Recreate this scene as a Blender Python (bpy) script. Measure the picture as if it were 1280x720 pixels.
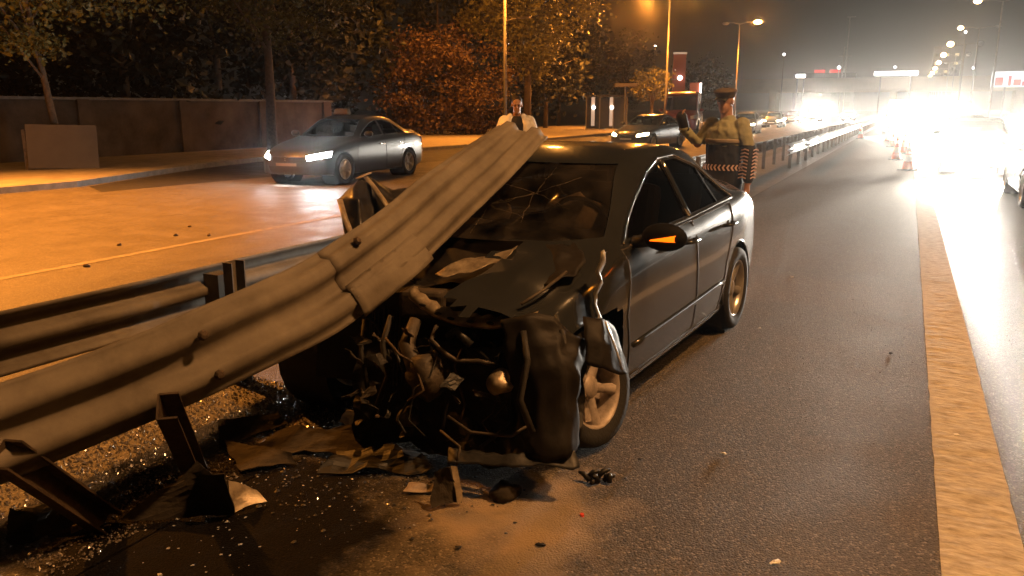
import bpy, bmesh, math, random
from mathutils import Vector, Matrix, noise
R = math.radians
rnd = random.Random(7)
S = bpy.context.scene
for o in list(bpy.data.objects): bpy.data.objects.remove(o)
C = S.collection

# ------------------------------------------------------------------ camera, world, exposure
CAM_H = 1.65
cam_d = bpy.data.cameras.new('camera'); cam_d.sensor_width = 36; cam_d.lens = 28.125
cam_d.clip_start = .05; cam_d.clip_end = 3000
cam = bpy.data.objects.new('camera', cam_d); C.objects.link(cam)
cam.location = (0, 0, CAM_H); cam.rotation_euler = (R(90-12.626), 0, R(25.87))
S.camera = cam
W = bpy.data.worlds.new('World'); S.world = W; W.use_nodes = True
wn = W.node_tree; wn.nodes.clear()
sky = wn.nodes.new('ShaderNodeTexSky'); sky.sky_type = 'NISHITA'; sky.sun_disc = False
sky.sun_elevation = R(-12); sky.sun_rotation = R(160)
bg1 = wn.nodes.new('ShaderNodeBackground'); bg1.inputs[1].default_value = .05
bg2 = wn.nodes.new('ShaderNodeBackground')          # town glow in the night sky
bg2.inputs[0].default_value = (1, .66, .36, 1); bg2.inputs[1].default_value = .0014
add = wn.nodes.new('ShaderNodeAddShader'); wo = wn.nodes.new('ShaderNodeOutputWorld')
wn.links.new(sky.outputs[0], bg1.inputs[0]); wn.links.new(bg1.outputs[0], add.inputs[0])
wn.links.new(bg2.outputs[0], add.inputs[1]); wn.links.new(add.outputs[0], wo.inputs[0])
vs = S.view_settings; vs.view_transform = 'Standard'; vs.look = 'None'; vs.gamma = 1; vs.use_curve_mapping = False
S.display_settings.display_device = 'sRGB'
vs.exposure = 3.0
cy = S.cycles
cy.use_denoising = True
try: cy.denoiser = 'OPENIMAGEDENOISE'
except Exception: pass
cy.max_bounces = 6; cy.diffuse_bounces = 2; cy.glossy_bounces = 3; cy.transmission_bounces = 4
cy.transparent_max_bounces = 12; cy.volume_bounces = 0
cy.sample_clamp_indirect = 4; cy.sample_clamp_direct = 0
cy.caustics_reflective = False; cy.caustics_refractive = False
cy.use_light_tree = True

# strengths of what shines in the photograph
SODIUM = (1.0, .32, .038); LAMP_W = 1800
LED = (1., .90, .76); HEAD_W = 160

# ------------------------------------------------------------------ materials
def mat(name, col, rough=.6, metal=0., var=.18, scale=6., bump=0., bscale=40., coat=0., spec=.5, dirt=None, rvar=0., stretch=None):
    m = bpy.data.materials.new(name); m.use_nodes = True
    n = m.node_tree.nodes; l = m.node_tree.links; b = n['Principled BSDF']
    b.inputs['Roughness'].default_value = rough; b.inputs['Metallic'].default_value = metal
    b.inputs['Coat Weight'].default_value = coat; b.inputs['Coat Roughness'].default_value = .06
    b.inputs['Specular IOR Level'].default_value = spec
    tc = n.new('ShaderNodeTexCoord'); nz = n.new('ShaderNodeTexNoise')
    nz.inputs['Scale'].default_value = scale; nz.inputs['Detail'].default_value = 6; nz.inputs['Roughness'].default_value = .65
    src = tc.outputs['Object']
    if stretch:
        mp = n.new('ShaderNodeMapping'); mp.inputs['Scale'].default_value = stretch; l.new(src, mp.inputs['Vector']); src = mp.outputs[0]
    l.new(src, nz.inputs['Vector'])
    r = n.new('ShaderNodeValToRGB'); r.color_ramp.elements[0].position = .3; r.color_ramp.elements[1].position = .7
    lo = dirt if dirt else [c*(1-var) for c in col]
    r.color_ramp.elements[0].color = (*lo, 1); r.color_ramp.elements[1].color = (*[min(1, c*(1+var)) for c in col], 1)
    l.new(nz.outputs['Fac'], r.inputs['Fac']); l.new(r.outputs['Color'], b.inputs['Base Color'])
    if rvar:
        mr = n.new('ShaderNodeMapRange'); mr.inputs['From Min'].default_value = .3; mr.inputs['From Max'].default_value = .7
        mr.inputs['To Min'].default_value = max(.02, rough-rvar); mr.inputs['To Max'].default_value = min(1, rough+rvar)
        l.new(nz.outputs['Fac'], mr.inputs['Value']); l.new(mr.outputs[0], b.inputs['Roughness'])
    if bump:
        n2 = n.new('ShaderNodeTexNoise'); n2.inputs['Scale'].default_value = bscale; n2.inputs['Detail'].default_value = 4
        bp = n.new('ShaderNodeBump'); bp.inputs['Strength'].default_value = min(1, bump); bp.inputs['Distance'].default_value = .01
        l.new(src, n2.inputs['Vector']); l.new(n2.outputs['Fac'], bp.inputs['Height']); l.new(bp.outputs[0], b.inputs['Normal'])
    return m

def emit(name, col, s):
    m = bpy.data.materials.new(name); m.use_nodes = True
    b = m.node_tree.nodes['Principled BSDF']
    b.inputs['Base Color'].default_value = (*[c*.5 for c in col], 1)
    b.inputs['Emission Color'].default_value = (*col, 1); b.inputs['Emission Strength'].default_value = s
    return m

def glass(name, tint, rough=.02, dust=.0):
    m = bpy.data.materials.new(name); m.use_nodes = True
    n = m.node_tree.nodes; l = m.node_tree.links; n.clear()
    t = n.new('ShaderNodeBsdfTransparent'); t.inputs[0].default_value = (*tint, 1)
    g = n.new('ShaderNodeBsdfGlossy'); g.inputs['Roughness'].default_value = rough
    f = n.new('ShaderNodeFresnel'); f.inputs[0].default_value = 1.5
    mx = n.new('ShaderNodeMixShader'); o = n.new('ShaderNodeOutputMaterial')
    l.new(f.outputs[0], mx.inputs[0]); l.new(t.outputs[0], mx.inputs[1]); l.new(g.outputs[0], mx.inputs[2])
    last = mx
    if dust:
        d = n.new('ShaderNodeBsdfDiffuse'); d.inputs[0].default_value = (.35, .3, .25, 1)
        tc = n.new('ShaderNodeTexCoord'); nz = n.new('ShaderNodeTexNoise'); nz.inputs['Scale'].default_value = 5; nz.inputs['Detail'].default_value = 6
        mr = n.new('ShaderNodeMapRange'); mr.inputs['From Min'].default_value = .35; mr.inputs['From Max'].default_value = .8
        mr.inputs['To Max'].default_value = dust
        l.new(tc.outputs['Object'], nz.inputs['Vector']); l.new(nz.outputs['Fac'], mr.inputs['Value'])
        m2 = n.new('ShaderNodeMixShader'); l.new(mr.outputs[0], m2.inputs[0]); l.new(mx.outputs[0], m2.inputs[1]); l.new(d.outputs[0], m2.inputs[2])
        last = m2
    l.new(last.outputs[0], o.inputs[0])
    return m

def asphalt(name, col, rough, near=False, wet=False, spec=.3):
    m = bpy.data.materials.new(name); m.use_nodes = True
    n = m.node_tree.nodes; l = m.node_tree.links; b = n['Principled BSDF']
    tc = n.new('ShaderNodeTexCoord')
    def tex(kind, scale, vec=None):
        t = n.new('ShaderNodeTex'+kind); t.inputs['Scale'].default_value = scale
        if kind == 'Noise': t.inputs['Detail'].default_value = 6
        l.new(vec or tc.outputs['Object'], t.inputs['Vector']); return t
    def rng(src, a, bb, lo, hi):
        r = n.new('ShaderNodeMapRange'); r.inputs['From Min'].default_value = a; r.inputs['From Max'].default_value = bb
        r.inputs['To Min'].default_value = lo; r.inputs['To Max'].default_value = hi; l.new(src, r.inputs['Value']); return r.outputs[0]
    def mul(col_in, fac, c):
        x = n.new('ShaderNodeMix'); x.data_type = 'RGBA'; x.inputs['B'].default_value = (*c, 1)
        l.new(fac, x.inputs['Factor']); l.new(col_in, x.inputs['A']); return x.outputs['Result']
    st = n.new('ShaderNodeMapping'); st.inputs['Scale'].default_value = (1, .12, 1)       # wear runs along the road
    l.new(tc.outputs['Object'], st.inputs['Vector'])
    big = tex('Noise', .9, st.outputs[0]); patch = tex('Noise', 2.3); vor = tex('Voronoi', 115.); fine = tex('Noise', 330.)
    base = n.new('ShaderNodeRGB'); base.outputs[0].default_value = (*col, 1)
    c = mul(base.outputs[0], rng(big.outputs['Fac'], .4, .7, 0, .45), [x*.55 for x in col])
    c = mul(c, rng(patch.outputs['Fac'], .52, .75, 0, .5), [x*1.45 for x in col])
    sp = n.new('ShaderNodeSeparateColor'); l.new(vor.outputs['Color'], sp.inputs[0])
    c = mul(c, rng(sp.outputs[0], .72, 1, 0, .8), [x*3.0 for x in col])
    c = mul(c, rng(sp.outputs[1], .7, 1, 0, .8), [x*.35 for x in col])
    rough_out = rng(patch.outputs['Fac'], .3, .7, rough-(.03 if near else .1), rough+(.05 if near else .12))
    sv = n.new('ShaderNodeValue'); sv.outputs[0].default_value = spec; spec_out = sv.outputs[0]
    if near:
        def spot(x, y, rad, soft, sx=1., sy=1.):
            mp = n.new('ShaderNodeMapping'); mp.vector_type = 'POINT'
            mp.inputs['Location'].default_value = (-x*sx, -y*sy, 0); mp.inputs['Scale'].default_value = (sx, sy, 0)
            l.new(tc.outputs['Object'], mp.inputs['Vector'])
            ln = n.new('ShaderNodeVectorMath'); ln.operation = 'LENGTH'; l.new(mp.outputs[0], ln.inputs[0])
            nn = tex('Noise', 4.)
            ad = n.new('ShaderNodeMath'); ad.operation = 'MULTIPLY_ADD'; ad.inputs[1].default_value = .9
            l.new(nn.outputs['Fac'], ad.inputs[0]); l.new(ln.outputs['Value'], ad.inputs[2])
            return rng(ad.outputs[0], rad+.45+soft, rad+.45-soft, 0, 1)
        sand = spot(-1.32, 2.75, .34, .16, 1., .9)
        c = mul(c, sand, (.26, .20, .13))
        s2 = spot(-.95, 2.25, .12, .2, 1., 1.)
        c = mul(c, s2, (.19, .15, .10))
        painted_shade = spot(-2.38, 2.2, .70, .12, 1., 1.)  # cast shade painted into the ground colour as a near-black patch
        c = mul(c, painted_shade, (.007, .006, .005))
        mx = n.new('ShaderNodeMix'); l.new(painted_shade, mx.inputs['Factor']); l.new(rough_out, mx.inputs['A']); mx.inputs['B'].default_value = .6
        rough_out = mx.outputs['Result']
        ms = n.new('ShaderNodeMix'); l.new(painted_shade, ms.inputs['Factor']); l.new(spec_out, ms.inputs['A']); ms.inputs['B'].default_value = .04; spec_out = ms.outputs['Result']
    if wet:
        sx = n.new('ShaderNodeSeparateXYZ'); l.new(tc.outputs['Object'], sx.inputs[0])
        ml = n.new('ShaderNodeMix'); l.new(rng(sx.outputs[0], .45, .7, 0, 1), ml.inputs['Factor']); l.new(rough_out, ml.inputs['A']); ml.inputs['B'].default_value = .36
        rough_out = ml.outputs['Result']
        mw = n.new('ShaderNodeMix'); l.new(rng(sx.outputs[0], .45, .7, 0, 1), mw.inputs['Factor']); l.new(spec_out, mw.inputs['A']); mw.inputs['B'].default_value = .5; spec_out = mw.outputs['Result']
    l.new(spec_out, b.inputs['Specular IOR Level']); l.new(c, b.inputs['Base Color']); l.new(rough_out, b.inputs['Roughness'])
    vd = n.new('ShaderNodeMath'); vd.operation = 'MULTIPLY_ADD'; vd.inputs[1].default_value = -1.2
    l.new(vor.outputs['Distance'], vd.inputs[0]); l.new(fine.outputs['Fac'], vd.inputs[2])
    bp = n.new('ShaderNodeBump'); bp.inputs['Strength'].default_value = .75 if near else .5; bp.inputs['Distance'].default_value = .004
    l.new(vd.outputs[0], bp.inputs['Height']); l.new(bp.outputs[0], b.inputs['Normal'])
    return m

MT = {}
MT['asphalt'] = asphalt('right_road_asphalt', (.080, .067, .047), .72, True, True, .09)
MT['asphalt2'] = asphalt('left_road_asphalt', (.085, .074, .06), .55)
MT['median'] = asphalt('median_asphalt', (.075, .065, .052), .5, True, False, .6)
MT['gutter'] = asphalt('gutter_asphalt', (.026, .025, .024), .65)
MT['earth'] = mat('bare_earth', (.06, .05, .035), .95, var=.5, scale=3, bump=.6, bscale=25)
MT['paving'] = mat('concrete_paving', (.26, .23, .19), .85, var=.25, scale=2.5, bump=.3, bscale=30)
MT['kerb'] = mat('kerb_concrete', (.20, .19, .17), .85, var=.3, scale=5, bump=.3)
MT['paint'] = mat('worn_road_paint', (.44, .41, .36), .9, var=.2, scale=11, dirt=(.23, .205, .17), bump=.7, bscale=14, stretch=(1, 2.2, 1))
MT['oldpaint'] = mat('faded_lane_paint', (.2, .17, .13), .7, dirt=(.09, .08, .065), scale=9)
MT['galv'] = mat('galvanised_steel', (.19, .165, .13), .74, .12, var=.22, scale=3.2, dirt=(.085, .068, .048), bump=.2, bscale=14, rvar=.12)
MT['galvbright'] = mat('bright_galvanised_steel', (.52, .52, .5), .42, .4, var=.15, scale=5, rvar=.1)
MT['rust'] = mat('dark_rusty_steel', (.08, .055, .035), .65, .4, var=.5, scale=9, bump=.4)
MT['carpaint'] = mat('dark_grey_car_paint', (.026, .028, .029), .22, .2, var=.1, scale=2, coat=.9, rvar=.04)
MT['hoodpaint'] = mat('scuffed_dark_car_paint', (.022, .019, .016), .42, .25, var=.5, scale=7, coat=.2, bump=.12, bscale=9, rvar=.12)
MT['bonnet'] = mat('dark_bonnet', (.012, .010, .0085), .6, .0, var=.6, scale=9, bump=.3, bscale=14, spec=.22)  # near-black sheet colour for bonnet and wing pieces
MT['matteblack'] = mat('matte_black_housing', (.004, .004, .004), .75, spec=.12)
MT['under'] = mat('dark_bare_underside', (.014, .012, .010), .7, 0, var=.5, scale=10, bump=.4)
MT['plastic'] = mat('black_plastic', (.010, .010, .010), .55, var=.3, bump=.2)
MT['rubber'] = mat('tyre_rubber', (.012, .012, .012), .8, var=.3, bump=.3, bscale=60)
MT['alloy'] = mat('alloy_wheel', (.5, .48, .45), .3, .75, var=.1)
MT['dustrim'] = mat('dusty_wheel_rim', (.34, .29, .25), .55, .25, var=.35, scale=16, bump=.2)
MT['chrome'] = mat('window_chrome', (.7, .68, .64), .16, 1., var=.05)
MT['alu'] = mat('cast_aluminium', (.065, .052, .038), .6, .3, var=.45, scale=14, bump=.5, bscale=30)
MT['tornmetal'] = mat('pale_highlight_metal', (.36, .30, .21), .45, .4, var=.35, scale=16, bump=.4, bscale=20, dirt=(.16, .12, .08))
MT['dustplastic'] = mat('dusty_torn_plastic', (.27, .225, .19), .6, 0, var=.35, scale=14, dirt=(.13, .1, .08), bump=.4)
MT['brownplate'] = mat('dirty_brown_panel', (.030, .023, .015), .9, .0, var=.5, scale=7, bump=.4)
MT['glass'] = glass('tinted_side_glass', (.30, .26, .22), .03, .0)
MT['windscreen'] = glass('cracked_windscreen_glass', (.42, .38, .33), .12, .08)
MT['seat'] = mat('dark_seat_cloth', (.03, .028, .026), .9)
MT['amber'] = emit('lit_amber_lens', (1, .13, .002), .34)
MT['redlens'] = mat('red_lamp_lens', (.25, .01, .008), .2, var=.05, coat=.5)
MT['clearlens'] = mat('clear_lamp_lens', (.5, .52, .55), .12, .3, var=.1, coat=1.)
MT['head'] = emit('lit_headlamp', (.93, .97, 1.), 60)
MT['headwarm'] = emit('lit_warm_headlamp', (1, .72, .38), 25)
MT['sod'] = emit('lit_sodium_lamp', (1, .38, .06), 40)
MT['sodfar'] = emit('lit_far_sodium_lamp', (1, .55, .22), 6)
MT['whitelamp'] = emit('lit_white_lamp', (1, .95, .88), 1.2)
MT['redneon'] = emit('lit_red_neon', (1, .05, .05), .12)
MT['pole'] = mat('painted_pole', (.25, .23, .2), .5, .3)
MT['bark'] = mat('tree_bark', (.12, .09, .06), .9, var=.4, scale=12, bump=.8, bscale=20)
MT['wall'] = mat('rendered_wall', (.12, .09, .062), .9, var=.35, scale=1.1, dirt=(.045, .032, .022), bump=.3)
MT['oldslab'] = mat('weathered_slab', (.15, .12, .085), .9, var=.12, scale=2, bump=.3)
MT['wetgrit'] = mat('wet_grit', (.13, .11, .09), .22, 0, var=.6, scale=60, spec=1.)
MT['slab'] = mat('concrete_slab', (.3, .25, .18), .85, var=.15, scale=3, bump=.3)
MT['dark'] = mat('dark_facade', (.05, .045, .04), .8)
MT['deck'] = mat('bridge_concrete', (.45, .38, .3), .8, var=.12, scale=.3)
MT['skin'] = mat('skin', (.36, .2, .13), .55, var=.1)
MT['hair'] = mat('dark_hair', (.02, .014, .01), .7)
MT['yellow'] = mat('hi_vis_yellow_cloth', (.27, .27, .17), .88, var=.15, scale=10, bump=.3, bscale=20)
MT['navy'] = mat('navy_cloth', (.012, .013, .02), .85, bump=.3, bscale=20)
MT['cap'] = mat('tan_cap_cloth', (.10, .075, .05), .9)
MT['white'] = mat('white_reflective', (.75, .73, .68), .45, var=.08)
MT['chev'] = mat('pale_red_reflective', (.60, .44, .42), .5, var=.2, scale=30)
MT['red'] = mat('red_reflective', (.55, .05, .03), .5, var=.1)
MT['orange'] = mat('orange_cone_plastic', (.75, .12, .03), .5, var=.12)
MT['litter'] = mat('white_litter', (.7, .68, .62), .7)

def leafmat(name, col):
    m = mat(name, col, .55, 0, var=.45, scale=1.6)
    b = m.node_tree.nodes['Principled BSDF']
    b.inputs['Subsurface Weight'].default_value = 0
    return m
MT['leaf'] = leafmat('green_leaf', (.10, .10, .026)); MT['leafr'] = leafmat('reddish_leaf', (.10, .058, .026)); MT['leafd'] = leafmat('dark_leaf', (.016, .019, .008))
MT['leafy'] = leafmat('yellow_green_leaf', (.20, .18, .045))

# ------------------------------------------------------------------ mesh helpers
class MB:
    def __init__(s): s.v = []; s.f = []
    def add(s, vs, fs):
        k = len(s.v); s.v += [tuple(p) for p in vs]; s.f += [tuple(i+k for i in f) for f in fs]; return s
    def box(s, c, d, rz=0., rx=0., ry=0., taper=1.):
        M = Matrix.Rotation(rz, 3, 'Z') @ Matrix.Rotation(ry, 3, 'Y') @ Matrix.Rotation(rx, 3, 'X')
        vs = []
        for z in (-.5, .5):
            t = taper if z > 0 else 1.
            for x, y in ((-.5, -.5), (.5, -.5), (.5, .5), (-.5, .5)):
                vs.append(Vector(c) + M @ Vector((x*d[0]*t, y*d[1]*t, z*d[2])))
        return s.add(vs, [(3, 2, 1, 0), (4, 5, 6, 7), (0, 1, 5, 4), (1, 2, 6, 5), (2, 3, 7, 6), (3, 0, 4, 7)])
    def tube(s, pts, r, n=8, cap=True):
        pts = [Vector(p) for p in pts]; rs = r if isinstance(r, (list, tuple)) else [r]*len(pts)
        ring = []; up = None
        for i, p in enumerate(pts):
            t = (pts[min(i+1, len(pts)-1)] - pts[max(i-1, 0)]).normalized()
            if up is None: up = Vector((0, 0, 1)) if abs(t.z) < .9 else Vector((1, 0, 0))
            a = (up - t*up.dot(t)).normalized(); b = t.cross(a); up = a
            rr = rs[i] if isinstance(rs[i], (list, tuple)) else (rs[i], rs[i])
            ring.append([p + a*math.cos(2*math.pi*k/n)*rr[0] + b*math.sin(2*math.pi*k/n)*rr[1] for k in range(n)])
        fs = [(i*n+k, i*n+(k+1) % n, (i+1)*n+(k+1) % n, (i+1)*n+k) for i in range(len(pts)-1) for k in range(n)]
        if cap: fs += [tuple(range(n))[::-1], tuple((len(pts)-1)*n+k for k in range(n))]
        return s.add([p for q in ring for p in q], fs)
    def lathe(s, prof, n=20, M=None, close=False):          # prof: (radius, height) round Z
        vs = [Vector((r*math.cos(2*math.pi*k/n), r*math.sin(2*math.pi*k/n), z)) for r, z in prof for k in range(n)]
        if M is not None: vs = [M @ v for v in vs]
        m = len(prof)
        return s.add(vs, [(i*n+k, i*n+(k+1) % n, ((i+1) % m)*n+(k+1) % n, ((i+1) % m)*n+k) for i in range(m if close else m-1) for k in range(n)])
    def prism(s, poly, z0, z1, M=None):
        n = len(poly); vs = [Vector((x, y, z0)) for x, y in poly]+[Vector((x, y, z1)) for x, y in poly]
        if M is not None: vs = [M @ v for v in vs]
        return s.add(vs, [tuple(range(n))[::-1], tuple(range(n, 2*n))]+[(i, (i+1) % n, n+(i+1) % n, n+i) for i in range(n)])
    def grid(s, rows):
        n = len(rows[0])
        return s.add([p for r in rows for p in r], [(i*n+k, i*n+k+1, (i+1)*n+k+1, (i+1)*n+k) for i in range(len(rows)-1) for k in range(n-1)])
    def ball(s, c, r, n=10, m=7, M=None):
        rr = r if isinstance(r, (list, tuple)) else (r, r, r)
        vs = []
        for i in range(m+1):
            a = math.pi*i/m
            for k in range(n):
                b = 2*math.pi*k/n
                v = Vector((math.sin(a)*math.cos(b)*rr[0], math.sin(a)*math.sin(b)*rr[1], math.cos(a)*rr[2]))
                vs.append(Vector(c)+(M @ v if M else v))
        return s.add(vs, [(i*n+k, (i+1)*n+k, (i+1)*n+(k+1) % n, i*n+(k+1) % n) for i in range(m) for k in range(n)])
    def build(s, name, m, parent=None, smooth=False, bevel=0., solid=0.):
        me = bpy.data.meshes.new(name); me.from_pydata(s.v, [], s.f)
        if bevel or solid or True:
            bm = bmesh.new(); bm.from_mesh(me)
            bmesh.ops.remove_doubles(bm, verts=bm.verts, dist=1e-5)
            if bevel: bmesh.ops.bevel(bm, geom=[e for e in bm.edges if e.is_manifold and e.calc_face_angle(0) > .5], offset=bevel, segments=2, affect='EDGES', profile=.6)
            bmesh.ops.recalc_face_normals(bm, faces=bm.faces)
            if solid:                                       # give the sheet its thickness
                bm.normal_update(); fs = bm.faces[:]; ed = [e for e in bm.edges if e.is_boundary]
                tw = {v: bm.verts.new(v.co-v.normal*solid) for v in bm.verts[:]}
                for f in fs: bm.faces.new([tw[v] for v in reversed(f.verts)])
                for e in ed: bm.faces.new((e.verts[0], e.verts[1], tw[e.verts[1]], tw[e.verts[0]]))
                bmesh.ops.recalc_face_normals(bm, faces=bm.faces)
            bm.to_mesh(me); bm.free()
        return link(name, me, m, parent, smooth)
def link(name, me, m, parent=None, smooth=False):
    for x in (m if isinstance(m, (list, tuple)) else [m]): me.materials.append(MT[x] if isinstance(x, str) else x)
    if smooth: me.shade_smooth()
    o = bpy.data.objects.new(name, me); C.objects.link(o)
    if parent: o.parent = parent
    return o
def tag(o, label=None, cat=None, group=None, kind=None):
    if label: o['label'] = label
    if cat: o['category'] = cat
    if group: o['group'] = group
    if kind: o['kind'] = kind
    return o
def thing(name, label, cat, loc=(0, 0, 0), rz=0., group=None):
    o = bpy.data.objects.new(name, None); C.objects.link(o); o.empty_display_size = .2
    o.location = loc; o.rotation_euler = (0, 0, rz)
    return tag(o, label, cat, group)
def dup(o, parent=None):
    c = o.copy(); C.objects.link(c)
    if parent is not None: c.parent = parent
    for ch in list(o.children): dup(ch, c)
    return c
def recolor(root, table):
    for ch in root.children_recursive:
        for sl in getattr(ch, 'material_slots', []):
            if sl.material and sl.material.name in table:
                t = table[sl.material.name]; sl.link = 'OBJECT'; sl.material = t
def lamp(parent, loc, aim, watt, col, size=120, blend=.4, rad=.12, world=False):
    ld = bpy.data.lights.new('lamp_light', 'SPOT'); ld.energy = watt; ld.color = col
    ld.spot_size = R(size); ld.spot_blend = blend; ld.shadow_soft_size = rad
    o = bpy.data.objects.new('lamp_light', ld); C.objects.link(o); o.parent = parent
    o.location = loc; o.rotation_euler = Vector(aim).to_track_quat('-Z', 'Y').to_euler()
    return o
def jit(p, a, f, seed=0.):
    q = Vector(p)*f + Vector((seed, seed*1.7, -seed))
    return Vector(p) + noise.noise_vector(q)*a
# a point of the place, from where it is seen and how far off it stands
_th, _yw = R(12.626), R(25.87)
def seen(px, py, d):
    x, y = (px-640)/1000, (360-py)/1000
    up = y*math.cos(_th)-math.sin(_th); fw = math.cos(_th)+y*math.sin(_th)
    return Vector(((x*math.cos(_yw)-fw*math.sin(_yw))*d, (x*math.sin(_yw)+fw*math.cos(_yw))*d, CAM_H+up*d))
def crumple(u, v, nu, nv, a, f, seed, shape=None):
    """a torn, dented sheet spanned by two vectors from a corner"""
    o, U, V = u[0], u[1], v
    rows = []
    N = U.cross(V).normalized()
    for j in range(nv+1):
        row = []
        for i in range(nu+1):
            s, t = i/nu, j/nv
            edge = min(s, 1-s, t, 1-t)
            p = o+U*s+V*t
            n1 = noise.noise(p*f+Vector((seed, 0, seed))); n2 = noise.noise(p*f*2.7+Vector((0, seed, 3)))
            p = p + N*a*(abs(n1)*2-.5+.4*n2)
            if edge < .01: p = p+noise.noise_vector(p*9+Vector((seed, 1, 2)))*.35*a + noise.noise_vector(p*25+Vector((seed, 1, 2)))*.3*a
            if shape: p = shape(p, s, t, N)
            row.append(p)
        rows.append(row)
    return rows

# ------------------------------------------------------------------ the setting
def sheet(name, poly, z, m, nsub=0):
    b = MB(); b.add([(x, y, z) for x, y in poly], [tuple(range(len(poly)))])
    return tag(b.build(name, m), kind='structure')
sheet('ground', [(-900, -900), (900, -900), (900, 900), (-900, 900)], -.03, 'earth')
KERB = [(-16.2, -60), (-16.2, 5), (-16.0, 11.5), (-16.9, 14), (-18.0, 17), (-18.6, 20), (-17.6, 25), (-17.2, 31), (-17.2, 420)]
sheet('side_road', [(-4.3, -60), (-4.3, 420)]+KERB[::-1], 0, 'asphalt2')
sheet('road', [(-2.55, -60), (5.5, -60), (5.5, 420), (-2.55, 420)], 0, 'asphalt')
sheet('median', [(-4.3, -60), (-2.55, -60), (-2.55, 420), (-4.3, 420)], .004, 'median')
sheet('gutter', [(-14.6, 11.0), (-13.6, 20), (-13.2, 30), (-15.0, 60), (-17.15, 60), (-17.15, 31), (-17.5, 25), (-18.5, 20), (-17.9, 17), (-16.8, 14), (-15.9, 11.7)], .004, 'gutter')
b = MB(); rows = []                                       # kerb and pavement
for x, y in KERB: rows.append([Vector((x, y, -.02)), Vector((x, y, .13)), Vector((x-.22, y, .14)), Vector((x-.22, y, -.02))])
b.grid(rows); tag(b.build('kerb', 'kerb'), kind='structure')
sheet('pavement', [(x-.22, y) for x, y in KERB]+[(-29, 420), (-29, 29), (-23.4, 28), (-23.4, -60)], .125, 'paving')
b = MB(); b.box((5.75, 180, .07), (.5, 480, .15)); tag(b.build('median_kerb', 'kerb', bevel=.03), kind='structure')
sheet('far_road', [(6.0, -60), (17, -60), (17, 420), (6.0, 420)], 0, 'asphalt2')
# the broad worn edge line, a rippled coat of paint
rows = []; y = -1.0; r2 = random.Random(3)
while y < 18:
    row = []
    for i in range(8):
        u = i/7; x = .265+.29*u
        x += (.005*noise.noise((0, y*5, 3)) if i == 0 else .006*noise.noise((4, y*6, 7)) if i == 7 else 0)
        h = .005+.003*noise.noise((x*3.5, y*16+.8*noise.noise((x*7, y*2, 0)), 0))+.002*noise.noise((x*11, y*32, 5))
        row.append(Vector((x, y, max(.0035, h) if 0 < i < 7 else .002)))
    rows.append(row); y += .022 if y < 9 else .05
rows += [[Vector((.265+.29*i/7, yy, .005)) for i in range(8)] for yy in (40, 90, 200)]
b = MB(); b.grid(rows); tag(b.build('edge_line', 'paint', smooth=True), kind='structure')
b = MB(); b.add([(-8.02, -20, .004), (-7.9, -20, .004), (-7.9, 120, .004), (-8.02, 120, .004)], [(0, 1, 2, 3)])
tag(b.build('lane_line', 'oldpaint'), kind='structure')

# ------------------------------------------------------------------ street lamps
def street_lamp(x, y, h, label, group, arms=(1.6, -1.2), light=True, far=False, col=SODIUM, m='sod', watt=LAMP_W, small=False, back=None):
    t = thing('street_lamp', label, 'street lamp', (x, y, 0), 0, group)
    n = 6 if far else 10
    MB().tube([(0, 0, 0), (0, 0, 1.2), (0, 0, h)], [.11, .10, .055], n).build('pole', 'pole', t, True)
    if not far: MB().lathe([(.2, 0), (.2, .04), (.13, .05), (.13, .35), (.11, .4)], 10).build('base', 'pole', t)
    for a in arms:
        MB().tube([(0, 0, h-.05), (a*.5, 0, h+.12), (a, 0, h+.15)], .035, 6).build('arm', 'pole', t, True)
        sg = 1 if a > 0 else -1
        hd = MB().box((a+sg*.3, 0, h+.17), (.75, .26, .13), taper=.7).build('lamp_head', 'pole', t, bevel=.02)
        on = light == 2 or a == arms[0]
        MB().ball((a+sg*.3, 0, h+.09), (.42, .26, .2) if x < 0 else (.30, .24, .22) if y < 110 else (.42, .36, .36), 10, 6).build('lamp_glass', m if on else 'clearlens', hd, True)
        if on and light: lamp(t, (a+sg*.3, 0, h-.42), (sg*(.2 if y == 6.4 else .3), 0, -1) if not back or a == arms[0] else back, watt if not back or a == arms[0] else watt*(1.2 if y == 63.5 else .5), col, 98 if y == 6.4 else 132, .8 if y == 6.4 else .55, .3)  # back-head spots added, aimed to brighten the bush and the tall tree
    if small:
        MB().tube([(0, 0, 5.6), (.5, 0, 5.72), (.9, 0, 5.74)], .03, 6).build('arm', 'pole', t)
        MB().box((.95, 0, 5.75), (.7, .16, .08)).build('lamp_head', 'slab', t)
    return t
LL = [(6.4, 'tall lamp post on the left pavement beside the leaning slab, out of the picture'), (35, 'thin lamp post in front of the tall lit tree, its head above the picture'),
      (63.5, 'lit street lamp with the bright head at the top edge, beside the red billboard'), (92, 'lit street lamp left of the hazy sky, the second one along the pavement'),
      (121, 'small distant lamp post beyond the second lit street lamp')]
for i, (y, lb) in enumerate(LL):
    if y in (121,): continue
    street_lamp(-17.35, y, 10.2 if y == 63.5 else 10.6, lb, 'lamp posts along the left pavement', light=2 if y in (35, 63.5) else True, far=y > 50, small=(y == 35), back=(-.75, .9, -.75) if y == 35 else (-.5, -.6, -.8) if y == 63.5 else None, watt=LAMP_W*(2.7 if y == 6.4 else 1))
RL = ['nearest', 'second', 'third', 'fourth', 'fifth', 'sixth', 'seventh', 'eighth', 'ninth', 'tenth']
k = 0
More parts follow.
